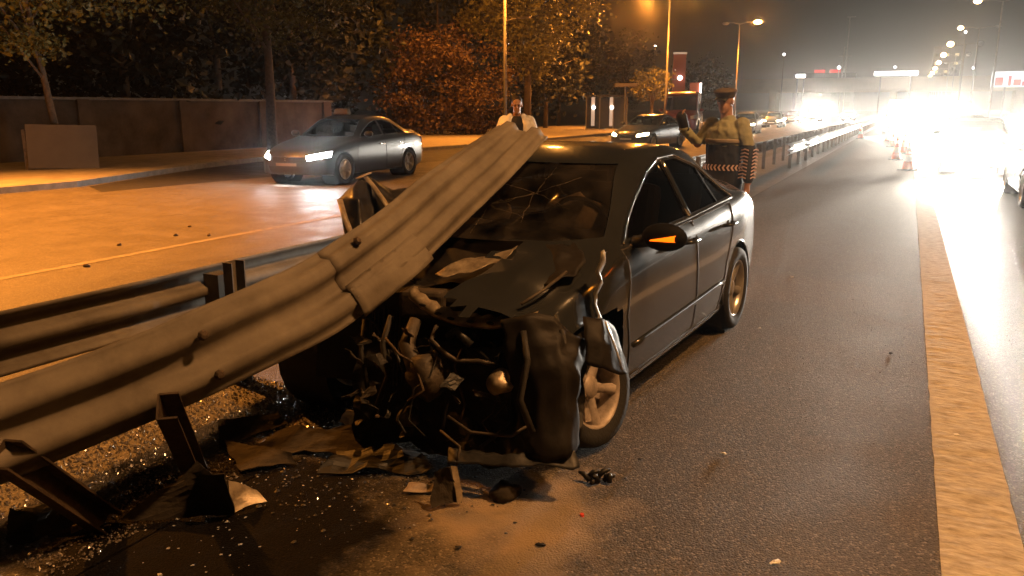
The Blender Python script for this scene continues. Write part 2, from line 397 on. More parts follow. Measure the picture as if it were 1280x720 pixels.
for i in range(0, 14):
    y = 4+25*i
    lb = 'lamp post on the right median level with the viewer, outside the picture' if y < 75 else '%s twin-armed lamp post in the row at the far right' % RL[min(k, 9)]
    if y >= 75: k += 1
    if y in (29, 54) or k > 10: continue
    street_lamp(6.0, y, 10.2, lb, 'lamp posts along the right median', (-1.5, 1.5), light=2 if y < 60 else 0, far=y > 60, m='sodfar' if y > 60 else 'sod',
                watt=LAMP_W*.33, col=(1, .49, .18))

# ------------------------------------------------------------------ guardrails
def wprof(wd, amp, n=24, flat=1.):
    out = []
    for i in range(n+1):
        w = -.5+i/n
        c = math.cos(4*math.pi*w)
        c = max(-1, min(1, c*flat))
        out.append((w*wd, -c*amp))
    return out
def wribbon(frames, thick=.006, n=24):
    """frames: (centre, width vector unit, facing unit, width, amplitude, flatness)"""
    rows = []; back = []
    for c, w, nn, wd, amp, fl in frames:
        pr = wprof(wd, amp, n, fl)
        rows.append([Vector(c)+Vector(w)*a+Vector(nn)*d for a, d in pr])
        back.append([p-Vector(nn)*thick for p in rows[-1]])
    b = MB(); b.grid(rows); b.grid([r[::-1] for r in back])
    m = len(rows)
    for A in (rows, ):
        e1 = [(rows[i][0], rows[i+1][0], back[i+1][0], back[i][0]) for i in range(m-1)]+[(rows[i][-1], back[i][-1], back[i+1][-1], rows[i+1][-1]) for i in range(m-1)]
        e2 = [(rows[0][k], back[0][k], back[0][k+1], rows[0][k+1]) for k in range(n)]+[(rows[-1][k], rows[-1][k+1], back[-1][k+1], back[-1][k]) for k in range(n)]
        for q in e1+e2: b.add(q, [(0, 1, 2, 3)])
    return b
def post_mb(b, x, y, h=.78, lean=0.):
    for dx, dy, sx, sy in ((0, 0, .008, .10), (.035, -.05, .07, .008), (.035, .05, .07, .008)):
        b.box((x+dx, y+dy, h/2), (sx, sy, h), ry=lean)
    return b
def straight_rail(x, y0, y1, z, face, t, m, sec=4., n=16):
    y = y0
    while y < y1-.1:
        y2 = min(y+sec, y1)
        fr = [((x+.006*noise.noise((x, yy, 0)), yy, z+.012*noise.noise((yy*.5, x, 0))), (0, 0, 1), (face, 0, 0), .31, .04, 1.5) for yy in [y+(y2-y)*i/4 for i in range(5)]]
        fr[-1] = ((fr[-1][0][0]-face*.008, y2+.12, fr[-1][0][2]), *fr[-1][1:])
        wribbon(fr, .004, n).build('rail_beam', m, t, True); y = y2
t = thing('guardrail', 'long unbroken guardrail on posts behind the wrecked car, facing the left road', 'guardrail', (-3.75, 0, 0))
straight_rail(0, -6, 62, .58, -1, t, 'galv', n=16)
y = -4.5
while y < 60:
    post_mb(MB(), .17, y, .76).build('post', 'galv', t)
    MB().box((.07, y, .58), (.12, .12, .2)).build('spacer_block', 'galv', t)
    y += 4 if y < 17 else 2
t = thing('guardrail', 'bright guardrail with a broken near end, right of the person in hi-vis', 'guardrail', (-2.78, 0, 0))
straight_rail(0, 22.6, 104, .58, 1, t, 'galvbright', n=12)
y = 24
while y < 100:
    post_mb(MB(), -.16, y, .76).build('post', 'galv', t); y += 2
# the torn beam that the car has ridden under
ctl = [  # px, py, distance, width dir (right, down), width, ridge height, flatness
    (-190, 640, 2.35, (.05, 1), .345, .024, 1.1), (-60, 568, 2.55, (.08, 1), .345, .024, 1.1), (0, 546, 2.72, (.1, 1), .345, .024, 1.1), (110, 505, 2.9, (.16, 1), .345, .024, 1.1), (220, 459, 3.08, (.25, 1), .345, .024, 1.15),
    (330, 407, 3.3, (.4, 1), .345, .024, 1.2), (400, 372, 3.48, (.55, 1), .345, .024, 1.6), (450, 336, 3.66, (.7, 1), .338, .024, 2.4), (500, 298, 3.9, (.8, .95), .335, .022, 2.8),
    (560, 243, 4.22, (.9, .8), .332, .02, 3.6), (610, 200, 4.52, (1, .62), .33, .02, 4.2), (654, 160, 4.85, (1, .30), .33, .02, 4.6)]
Rt = Vector((math.cos(_yw), math.sin(_yw), 0)); Fw = (seen(640, 360, 1)-Vector((0, 0, CAM_H))).normalized(); Up = Rt.cross(Fw)
def beam_frames(part):
    P = [seen(a[0], a[1], a[2]) for a in ctl]; out = []
    for i, a in enumerate(ctl):
        T = (P[min(i+1, len(P)-1)]-P[max(i-1, 0)]).normalized()
        wv = (Rt*a[3][0]-Up*a[3][1]).normalized()
        tf = T.dot(Fw); wd = -(wv.dot(T))/tf if abs(tf) > .15 else 0
        wv = (wv+Fw*max(-.9, min(.9, wd))).normalized()
        nn = T.cross(wv).normalized()
        if nn.dot(Fw) > 0: nn = -nn
        out.append([P[i], wv, nn, a[4], a[5], a[6]])
    dense = []
    def cr(a, b, c, d, t): return .5*((2*b)+(c-a)*t+(2*a-5*b+4*c-d)*t*t+(3*b-a-3*c+d)*t*t*t)
    for i in range(len(out)-1):
        q = [out[max(0, i-1)], out[i], out[i+1], out[min(len(out)-1, i+2)]]
        for k in range(6):
            t = k/6; dense.append([cr(q[0][j], q[1][j], q[2][j], q[3][j], t) for j in range(6)])
    dense.append(out[-1])
    for d in dense: d[1].normalize(); d[2].normalize()
    return dense
BF = beam_frames(0)
t = thing('guardrail_beam', 'long torn steel guardrail beam lying across the bonnet up to the car roof', 'guardrail beam', tuple(seen(200, 470, 3.2)*Vector((1, 1, 0)) if False else (BF[18][0].x, BF[18][0].y, 0)))
inv = Matrix.Translation(-Vector(t.location))
def loc_fr(fr, off=0.): return [(inv @ (f[0]+f[2]*off), f[1], f[2], f[3], f[4], f[5]) for f in fr]
cut = 42
def dent(bm_, seed, a=.012, f=7):
    bm_.v = [tuple(Vector(p)+noise.noise_vector(Vector(p)*f+Vector((seed, 0, 0)))*a) for p in bm_.v]; return bm_
dent(wribbon(loc_fr(BF[:cut+3]), .006), 3, .004, 4).build('rail_beam', 'galv', t, True)
dent(wribbon(loc_fr(BF[cut-3:], .0025), .006), 3, .004, 4).build('rail_beam', 'galv', t, True)
# the crushed ridge of the splice and its bolts
fr = BF[cut-3:cut+8]; rows = []
for i, f in enumerate(fr):
    row = []
    for j in range(9):
        w = .02+.165*j/8
        h = .014+.020*math.sin(math.pi*j/8)*(1-.07*i) + .014*noise.noise((i*.9, j*.8, 2))
        row.append(inv @ (f[0]+f[1]*w+f[2]*h))
    rows.append(row)
MB().grid(rows).build('crushed_splice', 'galv', t, True, solid=.004)
for k, (i, w) in enumerate(((cut+1, -.11), (8, -.08), (8, .08), (26, -.08), (26, .09))):
    f = BF[i]; p = inv @ (f[0]+f[1]*w+f[2]*.045)
    M = Matrix.Translation(p) @ f[2].to_track_quat('Z', 'Y').to_matrix().to_4x4()
    MB().lathe([(0, .018), (.012, .016), (.02, .006), (.022, 0)], 8, M).build('bolt', 'rust', t)

# ------------------------------------------------------------------ cars
def curve(tab, x):
    tab = sorted(tab)
    if x <= tab[0][0]: return tab[0][1]
    if x >= tab[-1][0]: return tab[-1][1]
    n = len(tab)
    for i in range(n-1):
        if tab[i][0] <= x <= tab[i+1][0]: break
    def sl(a, b): return (tab[b][1]-tab[a][1])/(tab[b][0]-tab[a][0])
    def tan(k):
        if k == 0: return sl(0, 1)
        if k == n-1: return sl(n-2, n-1)
        a, b = sl(k-1, k), sl(k, k+1)
        return 0 if a*b <= 0 else 2*a*b/(a+b)
    h = tab[i+1][0]-tab[i][0]; t = (x-tab[i][0])/h
    return (2*t**3-3*t*t+1)*tab[i][1]+(t**3-2*t*t+t)*h*tan(i)+(-2*t**3+3*t*t)*tab[i+1][1]+(t**3-t*t)*h*tan(i+1)
SEDAN = dict(L=4.54, zs=.19,
    zt=[(2.27, .60), (2.2, .70), (2.0, .80), (1.6, .90), (1.25, .965), (1.1, 1.0), (.7, 1.18), (.25, 1.365), (-.1, 1.42), (-.45, 1.43), (-.9, 1.385), (-1.3, 1.25), (-1.72, 1.10), (-2.0, 1.08), (-2.2, 1.04), (-2.27, .95)],
    zb=[(2.27, .56), (2.0, .70), (1.4, .84), (.8, .915), (0, .95), (-1.0, .985), (-1.7, 1.005), (-2.27, .93)],
    w=[(2.27, .80), (2.1, .835), (1.6, .865), (1.0, .875), (-.8, .878), (-1.5, .868), (-2.1, .82), (-2.27, .79)],
    sw=[(2.27, .36), (1.9, .26), (1.2, .2), (.3, .12), (-.4, 0), (-1.2, -.1), (-1.9, -.12), (-2.27, -.2)],
    sg=[(.10, .33), (.20, .66), (.29, .88), (.38, .97), (.65, .995), (1, 1)],
    wb=(1.37, -1.33), wr=.316, arch=.365,
    side={'door': [(.84, .25), (.90, .60), (.80, .925), (-.275, .955), (-.275, .25)], 'door_rear': [(-.285, .25), (-.285, .955), (-1.16, .985), (-1.13, .78), (-.97, .58), (-.86, .25)],
          'window': [(.66, .965), (.36, 1.13), (.08, 1.255), (-.17, 1.32), (-.215, 1.32), (-.25, .99)], 'window_rear': [(-.30, .995), (-.265, 1.325), (-.50, 1.33), (-.82, 1.255), (-.90, 1.015)],
          'quarter_window': [(-.935, 1.015), (-.86, 1.24), (-1.13, 1.12), (-1.26, 1.025)]},
    front={'windscreen': [(-.69, .99), (.69, .99), (.53, 1.335), (-.53, 1.335)], 'grille': [(-.42, .60), (.42, .60), (.38, .50), (-.38, .50)],
           'headlight': [(.46, .62), (.80, .70), (.82, .60), (.48, .53)], 'headlight2': [(-.46, .62), (-.80, .70), (-.82, .60), (-.48, .53)], 'intake': [(-.55, .40), (.55, .40), (.48, .27), (-.48, .27)],
           'number_plate': [(-.26, .475), (.26, .475), (.26, .415), (-.26, .415)]},
    rear={'rear_window': [(-.64, 1.11), (.64, 1.11), (.49, 1.34), (-.49, 1.34)], 'tail_light': [(.50, .90), (.80, .90), (.80, .76), (.52, .78)], 'tail_light2': [(-.50, .90), (-.80, .90), (-.80, .76), (-.52, .78)],
          'number_plate_rear': [(-.26, .82), (.26, .82), (.26, .71), (-.26, .71)]})
def varied(base, **k):
    d = dict(base); d.update(k); return d
VAN = varied(SEDAN, L=4.9, zs=.22,
    zt=[(2.45, .75), (2.38, .95), (2.1, 1.08), (1.75, 1.25), (1.25, 1.85), (.9, 2.02), (.3, 2.06), (-1.6, 2.06), (-2.3, 2.0), (-2.42, 1.8), (-2.45, 1.2)],
    zb=[(2.45, .7), (2.1, .92), (1.4, 1.05), (0, 1.08), (-2.3, 1.08), (-2.45, 1.0)], w=[(2.45, .84), (2.0, .94), (1.0, .97), (-2.2, .96), (-2.45, .9)],
    sw=[(2.45, .35), (1.5, .2), (.5, 0), (-1.9, 0), (-2.45, -.1)], sg=[(.03, .33), (.06, .66), (.09, .88), (.16, .97), (.55, .995), (1, 1)], wb=(1.55, -1.45), wr=.34, arch=.39,
    side={'door': [(1.5, .3), (1.45, 1.03), (.45, 1.05), (.45, .3)], 'door_rear': [(.43, .3), (.43, 1.05), (-.75, 1.05), (-.75, .3)], 'window': [(1.35, 1.10), (.98, 1.75), (.5, 1.78), (.5, 1.10)],
          'window_rear': [(.38, 1.10), (.38, 1.78), (-.7, 1.78), (-.7, 1.10)], 'quarter_window': [(-.8, 1.10), (-.8, 1.78), (-2.05, 1.78), (-2.1, 1.10)]},
    front={'windscreen': [(-.80, 1.16), (.80, 1.16), (.74, 1.82), (-.74, 1.82)], 'grille': [(-.45, .82), (.45, .82), (.42, .66), (-.42, .66)], 'headlight': [(.55, .90), (.88, .98), (.9, .80), (.57, .76)],
           'headlight2': [(-.55, .90), (-.88, .98), (-.9, .80), (-.57, .76)], 'intake': [(-.6, .5), (.6, .5), (.55, .33), (-.55, .33)], 'number_plate': [(-.26, .62), (.26, .62), (.26, .54), (-.26, .54)]},
    rear={'rear_window': [(-.78, 1.2), (.78, 1.2), (.74, 1.8), (-.74, 1.8)], 'tail_light': [(.8, 1.2), (.95, 1.2), (.95, .8), (.8, .8)], 'tail_light2': [(-.8, 1.2), (-.95, 1.2), (-.95, .8), (-.8, .8)],
          'number_plate_rear': [(-.26, .9), (.26, .9), (.26, .79), (-.26, .79)]})
def shell(sp, nx=46):
    xs = []; h = sp['L']/2
    for i in range(nx+1):
        t = -math.cos(math.pi*i/nx)*.35+(2*i/nx-1)*.65; xs.append(-t*h)
    sg = sp['sg']
    base = [(0.55, None, 0)]
    bm = bmesh.new(); rows = []
    def interp(pts, sub):
        out = []
        for i in range(len(pts)-1):
            a, b_, c, d = pts[max(0, i-1)], pts[i], pts[i+1], pts[min(len(pts)-1, i+2)]
            for k in range(sub):
                t = k/sub; out.append(.5*((2*b_)+(c-a)*t+(2*a-5*b_+4*c-d)*t*t+(3*b_-a-3*c+d)*t*t*t))
        out.append(pts[-1]); return out
    hw = max(v for _, v in sp['w'])
    def sweep(p, x): return Vector((p[0]-curve(sp['sw'], x)*(p[1]/hw)**2, p[1], p[2]))
    V = []; halfs = []
    for x in xs:
        w, zs, zb, zt = curve(sp['w'], x), sp['zs'], curve(sp['zb'], x), curve(sp['zt'], x)
        if x > sp['wb'][0]+.5: zs += .05*(x-sp['wb'][0]-.5)/.4
        if x < sp['wb'][1]-.5: zs += .08*(sp['wb'][1]-.5-x)/.4
        H = zb-zs
        p = [(.6*w, zs), (.93*w, zs+.005), (.975*w, zs+.10*H), (1.0*w, zs+.36*H), (.995*w, zs+.68*H), (.975*w, zs+.88*H), (.93*w, zb)]
        p += [(.93*w*(1-s), zb+(zt-zb)*g) for s, g in sg]
        half = interp([Vector((x, a, z)) for a, z in p], 3)
        halfs.append(half)
        ring = half+[Vector((q.x, -q.y, q.z)) for q in half[-2::-1]]
        V.append([bm.verts.new(sweep(q, x)) for q in ring])
    for i in range(len(V)-1):
        for k in range(len(V[0])-1): bm.faces.new((V[i][k], V[i+1][k], V[i+1][k+1], V[i][k+1]))
    for e in (0, -1):                                       # nose and tail
        half = halfs[e]; m = len(half); x = xs[e]; prev = None
        for j in range(m-1):
            y = half[j].y
            row = [V[e][j]]+[bm.verts.new(sweep((half[j].x, y*(1-2*k/12), half[j].z), x)) for k in range(1, 12)]+[V[e][2*m-2-j]]
            if prev:
                for k in range(12): bm.faces.new((prev[k], prev[k+1], row[k+1], row[k]) if e == 0 else (prev[k], row[k], row[k+1], prev[k+1]))
            prev = row
        top = V[e][m-1]
        for k in range(12): bm.faces.new((prev[k], prev[k+1], top) if e == 0 else (prev[k], top, prev[k+1]))
    bmesh.ops.recalc_face_normals(bm, faces=bm.faces)
    return bm
def inside(p, poly):
    c = False; n = len(poly)
    for i in range(n):
        (x1, y1), (x2, y2) = poly[i], poly[(i+1) % n]
        if (y1 > p[1]) != (y2 > p[1]) and p[0] < (x2-x1)*(p[1]-y1)/(y2-y1)+x1: c = not c
    return c
def carve(bm, lay, poly, ax, flt, idx):
    a, b_ = ax; lo = [min(q[k] for q in poly) for k in (0, 1)]; hi = [max(q[k] for q in poly) for k in (0, 1)]
    n = len(poly)
    for i in range(n):
        p, q = poly[i], poly[(i+1) % n]
        fs = [f for f in bm.faces if flt(f) and max(v.co[a] for v in f.verts) >= lo[0] and min(v.co[a] for v in f.verts) <= hi[0] and max(v.co[b_] for v in f.verts) >= lo[1] and min(v.co[b_] for v in f.verts) <= hi[1]]
        co = Vector((0, 0, 0)); co[a], co[b_] = p
        no = Vector((0, 0, 0)); no[a], no[b_] = q[1]-p[1], -(q[0]-p[0])
        if no.length < 1e-6 or not fs: continue
        g = set(fs)
        for f in fs: g.update(f.edges); g.update(f.verts)
        bmesh.ops.bisect_plane(bm, geom=list(g), plane_co=co, plane_no=no.normalized(), dist=1e-5)
    for f in bm.faces:
        if flt(f):
            c = f.calc_center_median()
            if inside((c[a], c[b_]), poly): f[lay] = idx
def smooth_poly(poly, n=3, sharp=()):
    return poly
def circle(cx, cz, r, n=18): return [(cx+r*math.cos(2*math.pi*k/n), cz+r*math.sin(2*math.pi*k/n)) for k in range(n)]
PARTS = ['body', 'arch', 'door', 'door_rear', 'window', 'window_rear', 'quarter_window', 'windscreen', 'rear_window', 'headlight', 'headlight2', 'grille', 'intake', 'number_plate', 'tail_light', 'tail_light2', 'number_plate_rear', 'hood', 'r_door', 'r_door_rear', 'r_window', 'r_window_rear', 'r_quarter_window']
def carved(sp, nx=46, hood=True):
    bm = shell(sp, nx); lay = bm.faces.layers.int.new('part')
    for s, pre in ((1, ''), (-1, 'r_')):
        F = lambda f, s=s: f.normal.y*s > .25 and f.calc_center_median().y*s > .2
        for k, poly in sp['side'].items(): carve(bm, lay, poly, (0, 2), F, PARTS.index(pre+k))
        G = lambda f, s=s: f.calc_center_median().y*s > .5 and f.calc_center_median().z < .95
        for x in sp['wb']: carve(bm, lay, circle(x, sp['wr'], sp['arch']), (0, 2), G, 1)
    for k, poly in sp['front'].items():
        F = (lambda f: f.normal.x > .12 and f.calc_center_median().x > .0 and f.calc_center_median().x < 1.9) if k == 'windscreen' else (lambda f: f.normal.x > .2 and f.calc_center_median().x > sp['L']/2-.75)
        carve(bm, lay, poly, (1, 2), F, PARTS.index(k))
    for k, poly in sp['rear'].items():
        F = (lambda f: f.normal.x < -.12 and f.calc_center_median().x < -.6) if k == 'rear_window' else (lambda f: f.normal.x < -.2 and f.calc_center_median().x < -sp['L']/2+.5)
        carve(bm, lay, poly, (1, 2), F, PARTS.index(k))
    for f in [f for f in bm.faces if f[lay] == 0 and False]: pass
    bmesh.ops.delete(bm, geom=[f for f in bm.faces if f[lay] == 1], context='FACES')
    return bm, lay
NICE = {'door_rear': 'door', 'r_door': 'door', 'r_door_rear': 'door', 'r_window': 'window', 'r_window_rear': 'window', 'window_rear': 'window', 'r_quarter_window': 'quarter_window', 'headlight2': 'headlight', 'tail_light2': 'tail_light', 'number_plate_rear': 'number_plate'}
def split(bm, lay, root, mats):
    bm.normal_update(); out = {}
    ids = sorted(set(f[lay] for f in bm.faces))
    for i in ids:
        fs = [f for f in bm.faces if f[lay] == i]; vm = {}; vs = []; ns = []; pf = []
        push = -.010 if 'window' in PARTS[i] or 'screen' in PARTS[i] else -.004 if PARTS[i] in ('grille', 'intake') else .003 if i > 8 and i < 17 else 0
        for f in fs:
            q = []
            for v in f.verts:
                if v not in vm: vm[v] = len(vs); vs.append(tuple(v.co+v.normal*push)); ns.append(tuple(v.normal))
                q.append(vm[v])
            pf.append(q)
        nm = NICE.get(PARTS[i], PARTS[i])
        me = bpy.data.meshes.new(nm); me.from_pydata(vs, [], pf); me.shade_smooth()
        me.normals_split_custom_set_from_vertices(ns)
        m = mats.get(PARTS[i], mats.get(nm, mats['body']))
        me.materials.append(MT[m] if isinstance(m, str) else m)
        o = bpy.data.objects.new(nm, me); C.objects.link(o); o.parent = root; out[PARTS[i]] = o
    return out
def rim_mb(r, w, spokes=5):
    b = MB(); M = Matrix.Rotation(R(90), 4, 'X')            # axle along Y, outside at +Y -> caller flips
    b.lathe([(r, -w/2), (r*.93, -w/2), (r*.90, -w/4), (r*.90, w/4), (r*.95, w/2), (r, w/2)], 24, M)
    for k in range(spokes):
        a = 2*math.pi*k/spokes
        for s in (-1,):
            p = []
            for rr, hw in ((.10, .045), (.55, .030), (.93, .042)):
                p.append((rr*r, hw*.8*r/.22))
            ca, sa = math.cos(a), math.sin(a)
            def pt(rr, tt, y): return Vector((rr*ca-tt*sa, y, rr*sa+tt*ca))
            lo = []
            for (rr, hw), y0 in zip(p, (-w*.30, -w*.36, -w*.42)):
                lo.append([pt(rr, -hw, y0+.02), pt(rr, -hw*.6, y0), pt(rr, hw*.6, y0), pt(rr, hw, y0+.02)])
            b.grid(lo)
    b.lathe([(0, w*.36), (.05, w*.36), (.06, w*.28), (.06, 0)], 14, M)
    b.lathe([(0, -.01), (r*.9, -.01)], 20, M)
    return b
def add_wheel(root, x, y, r, side, m='alloy', rot=None, detail=True, name='wheel'):
    w = rim_mb(r*.69, .19).build(name, m, root, True) if detail else MB().lathe([(0, .08), (r*.3, .06), (r*.66, .08), (r*.69, .09), (r*.69, -.09)], 14, Matrix.Rotation(R(90), 4, 'X')).build(name, m, root, True)
    w.location = (x, y, r); w.rotation_euler = (0, rnd.uniform(0, 1), 0) if rot is None else rot
    if side > 0: w.scale = (1, -1, 1)
    k = .19/.20
    MB().lathe([(r*.69, -.095), (r*.80, -.108), (r*.94, -.105), (r*.99, -.08), (r, 0), (r*.99, .08), (r*.94, .105), (r*.80, .108), (r*.69, .095)], 28 if detail else 14, Matrix.Rotation(R(90), 4, 'X')).build('tyre', 'rubber', w, True)
    return w
def seam(root, poly, bm_src, s, name, m, r=.005, close=True, off=0.):
    """a gap or trim line that follows the shell along a side outline"""
    from mathutils.bvhtree import BVHTree
    pts = []; n = len(poly); pl = poly+[poly[0]] if close else poly
    for i in range(len(pl)-1):
        for k in range(6):
            t = k/6; x, z = pl[i][0]*(1-t)+pl[i+1][0]*t, pl[i][1]*(1-t)+pl[i+1][1]*t
            h = bm_src.ray_cast(Vector((x, s*2, z)), Vector((0, -s, 0)))
            if h[0]: pts.append(h[0]+h[1]*off if h[1].y*s > 0 else h[0]-h[1]*off)
    h = bm_src.ray_cast(Vector((pl[-1][0], s*2, pl[-1][1])), Vector((0, -s, 0)))
    if h[0]: pts.append(h[0])
    if len(pts) > 2: return MB().tube(pts, r, 6).build(name, m, root, True)
def car(name, label, cat, loc, rz, sp=SEDAN, mats=None, group=None, detail=True, lit=None, light=0, roof=None):
    from mathutils.bvhtree import BVHTree
    t = thing(name, label, cat, loc, rz, group)
    M = dict(body='carpaint', window='glass', quarter_window='glass', windscreen='glass', rear_window='glass', grille='plastic', intake='plastic', number_plate='white', tail_light='redlens', headlight='clearlens')
    M.update(mats or {})
    if lit: M['headlight'] = lit
    bm, lay = carved(sp, 40 if detail else 26); bvh = BVHTree.FromBMesh(bm)
    split(bm, lay, t, M); bm.free()
    L = sp['L']; hw = max(v for _, v in sp['w'])
    MB().box((0, 0, sp['zs']+.12), (L-.5, hw*1.25, .12)).build('underbody', 'under', t)
    MB().box((-.2, 0, sp['zs']+.3), (2.2, hw*1.5, .2)).build('cabin_floor', 'under', t)
    for x in sp['wb']:
        for s in (1, -1):
            add_wheel(t, x, s*(hw-.115), sp['wr'], s, detail=detail)
            MB().lathe([(sp['arch'], hw*.55), (sp['arch'], hw*.97)], 20, Matrix.Translation((x, 0, sp['wr'])) @ Matrix.Rotation(R(-90*s), 4, 'X')).build('wheel_arch', 'under', t, True)
    mx = sp['side']['window'][0][0]-.05; mz = sp['side']['window'][0][1]+.02
    for s in (1, -1):
        o = MB().ball((mx, s*(hw+.10), mz+.05), (.07, .11, .07), 10, 6).build('mirror', M['body'], t, True)
        if detail:
            for k in ('door', 'door_rear'): seam(t, sp['side'][k], bvh, s, 'door_seam', 'plastic', .005)
            for k in ('window', 'window_rear'): seam(t, sp['side'][k], bvh, s, 'window_trim', 'plastic', .010)
            for x in (-.12, -.98): MB().box((x, s*(hw-.012), .80 if sp is SEDAN else .95), (.19, .035, .03)).build('door_handle', 'chrome', t, bevel=.008)
    if detail:
        xf = L/2
        MB().tube([(xf-.13, -.42, .61), (xf-.02, 0, .615), (xf-.13, .42, .61)], .012, 6).build('grille_bar', 'chrome', t)
        for k in range(2): MB().tube([(xf-.12, -.40, .53+.035*k), (xf-.005, 0, .53+.035*k), (xf-.12, .40, .53+.035*k)], .006, 6).build('grille_bar', 'chrome', t)
        for sx, sy in ((.3, .38), (.3, -.38), (-.6, .38), (-.6, -.38)):
            MB().box((sx, sy, .75), (.16, .46, .62), ry=-.15).build('seat', 'seat', t, bevel=.05)
            MB().box((sx-.1, sy, 1.13), (.09, .26, .17)).build('headrest', 'seat', t, bevel=.03)
    if light:
        hz = sum(q[1] for q in sp['front']['headlight'])/4
        for s in (1, -1): lamp(t, (L/2+.12, s*.62, hz), (1, 0, -.02), light, LED if lit == 'head' else (1, .75, .42), 64, 1., .06)
    return t
MT['silverpaint'] = mat('silver_grey_car_paint', (.20, .21, .22), .32, .6, var=.08, coat=1.)
MT['dimpaint'] = mat('dull_grey_car_paint', (.020, .023, .024), .34, .2, var=.08, coat=.5)
MT['blackpaint'] = mat('black_car_paint', (.02, .02, .021), .3, .4, var=.1, coat=1.)
MT['redpaint'] = mat('dark_red_van_paint', (.12, .02, .02), .35, .3, var=.1, coat=.8)
MT['whitepaint'] = mat('white_car_paint', (.62, .62, .6), .35, 0, var=.05, coat=.8)
MT['bluepaint'] = mat('dark_blue_car_paint', (.03, .04, .07), .3, .4, var=.1, coat=1.)

MT['tornsilver'] = mat('torn_bright_metal', (.62, .64, .66), .28, .7, var=.2, scale=20, bump=.2)
# ------------------------------------------------------------------ the wrecked car
WX, WY = -2.02, 4.84; WRZ = math.atan2(-.997, -.072)
WI = (Matrix.Translation((WX, WY, 0)) @ Matrix.Rotation(WRZ, 4, 'Z')).inverted()
def wl(px, py, d): return WI @ seen(px, py, d)
def wreck():
    from mathutils.bvhtree import BVHTree
    t = thing('wrecked_car', 'dark grey saloon car with its front end crushed under the guardrail beam', 'car', (WX, WY, 0), WRZ)
    sp = varied(SEDAN)
    bm, lay = carved(sp, 64); full = BVHTree.FromBMesh(bm)
    kill = []
    for f in bm.faces:
        c = f.calc_center_median()
        if c.x < .96: continue
        if f[lay] in (7,): continue
        if f[lay] in (2, 4): continue
        keep = c.y > .34+.05*noise.noise((c.x*5, 0, 1)) and c.z > .66+.10*noise.noise((c.x*6, 2, 0))+max(0, (c.x-1.25))*.22 and c.x < 1.80+.10*noise.noise((c.y*9, 5, 0))
        if c.x < 1.12 and abs(c.y) < .75 and c.z > .9 : keep = True
        if not keep: kill.append(f)
    bmesh.ops.delete(bm, geom=kill, context='FACES')
    for v in bm.verts:
        k = max(0, v.co.x-1.0)
        if k > 0 and v.co.z > .3:
            n = noise.noise_vector(v.co*3.2+Vector((4, 1, 2))); n2 = noise.noise_vector(v.co*9)
            v.co += n*min(.09, .10*k)+n2*min(.02, .03*k)
            v.co.z -= .05*k
    M = dict(body='carpaint', window='glass', quarter_window='glass', windscreen='windscreen', rear_window='glass', tail_light='redlens', number_plate='white')
    out = split(bm, lay, t, M); bm.free()
    # the broken windscreen: starred dents, the deepest shaped to catch lamp glints
    ws = out['windscreen']; b2 = bmesh.new(); b2.from_mesh(ws.data)
    bmesh.ops.triangulate(b2, faces=[f for f in b2.faces if len(f.verts) > 4])
    bmesh.ops.subdivide_edges(b2, edges=b2.edges[:], cuts=3, use_grid_fill=True)
    for v in b2.verts:
        for c, r, d in ((Vector((.67, .20, 1.19)), .22, .105), (Vector((.82, -.02, 1.12)), .26, .05), (Vector((.6, .42, 1.19)), .16, .02)):
            k = (v.co-c).length/r
            if k < 1: v.co += Vector((-.41, 0, -.91))*d*(1-k*k)**2
        v.co += noise.noise_vector(v.co*11)*.0025
    b2.normal_update(); b2.to_mesh(ws.data); b2.free(); ws.data.shade_smooth()
    cr = MB(); rc = random.Random(5)
    for c in (Vector((.67, .20, 0)), Vector((.82, -.02, 0))):
        for k in range(6):
            a = k*1.05+rc.uniform(0, .3); pts = []
            for i in range(7):
                q = c+Vector((math.cos(a), math.sin(a), 0))*(.01+.045*i)+Vector((rc.gauss(0, .006), rc.gauss(0, .006), 0))
                h = full.ray_cast(Vector((q.x, q.y, 3)), Vector((0, 0, -1)))
                if h[0]: pts.append(h[0]+h[1]*-.006)
            if len(pts) > 2: cr.tube(pts, .0004, 4)
    tag(cr.build('crack', 'slab', ws), kind='stuff')
    for k in ('door', 'door_rear'):
        for s in (1, -1): seam(t, sp['side'][k], full, s, 'door_seam', 'under', .006)
    rail = [(.74, .945), (.66, .985), (.36, 1.15), (.08, 1.275), (-.19, 1.345), (-.5, 1.352), (-.85, 1.265), (-1.13, 1.14), (-1.30, 1.02)]
    belt = [(.70, .935), (.2, .96), (-.25, .972), (-.9, .998), (-1.28, 1.008)]
    for s in (1, -1):
        seam(t, rail, full, s, 'roof_trim', 'chrome', .010, False, .004)
        seam(t, belt, full, s, 'belt_trim', 'chrome', .008, False, .004)
    # B pillar in gloss trim
        seam(t, [(-.275, .985), (-.24, 1.335)], full, s, 'pillar_trim', 'chrome', .022, False, -.006)
        seam(t, [(.80, .42), (0, .43), (-.92, .45)], full, s, 'side_moulding', 'carpaint', .018, False, .0)
        for x in (-.14, -1.02):
            h = full.ray_cast(Vector((x, s*2, .845)), Vector((0, -s, 0)))
            d = MB().tube([h[0]+Vector((.09, 0, 0)), h[0]+Vector((.06, s*.035, .004)), h[0]+Vector((-.06, s*.035, .004)), h[0]+Vector((-.09, 0, 0))], [(.012, .016)]*4, 8).build('door_handle', 'carpaint', t, True)
            MB().ball(h[0]-Vector((0, s*.004, 0)), (.06, .008, .03), 12, 5).build('handle_recess', 'under', d, True)
    # floor, cabin
    MB().box((-.3, 0, .27), (3.0, 1.10, .10)).build('underbody', 'under', t)
    MB().box((-.15, 0, .40), (2.0, 1.55, .18)).build('cabin_floor', 'under', t)
    MB().box((.90, 0, .62), (.10, 1.5, .62)).build('firewall', 'under', t)
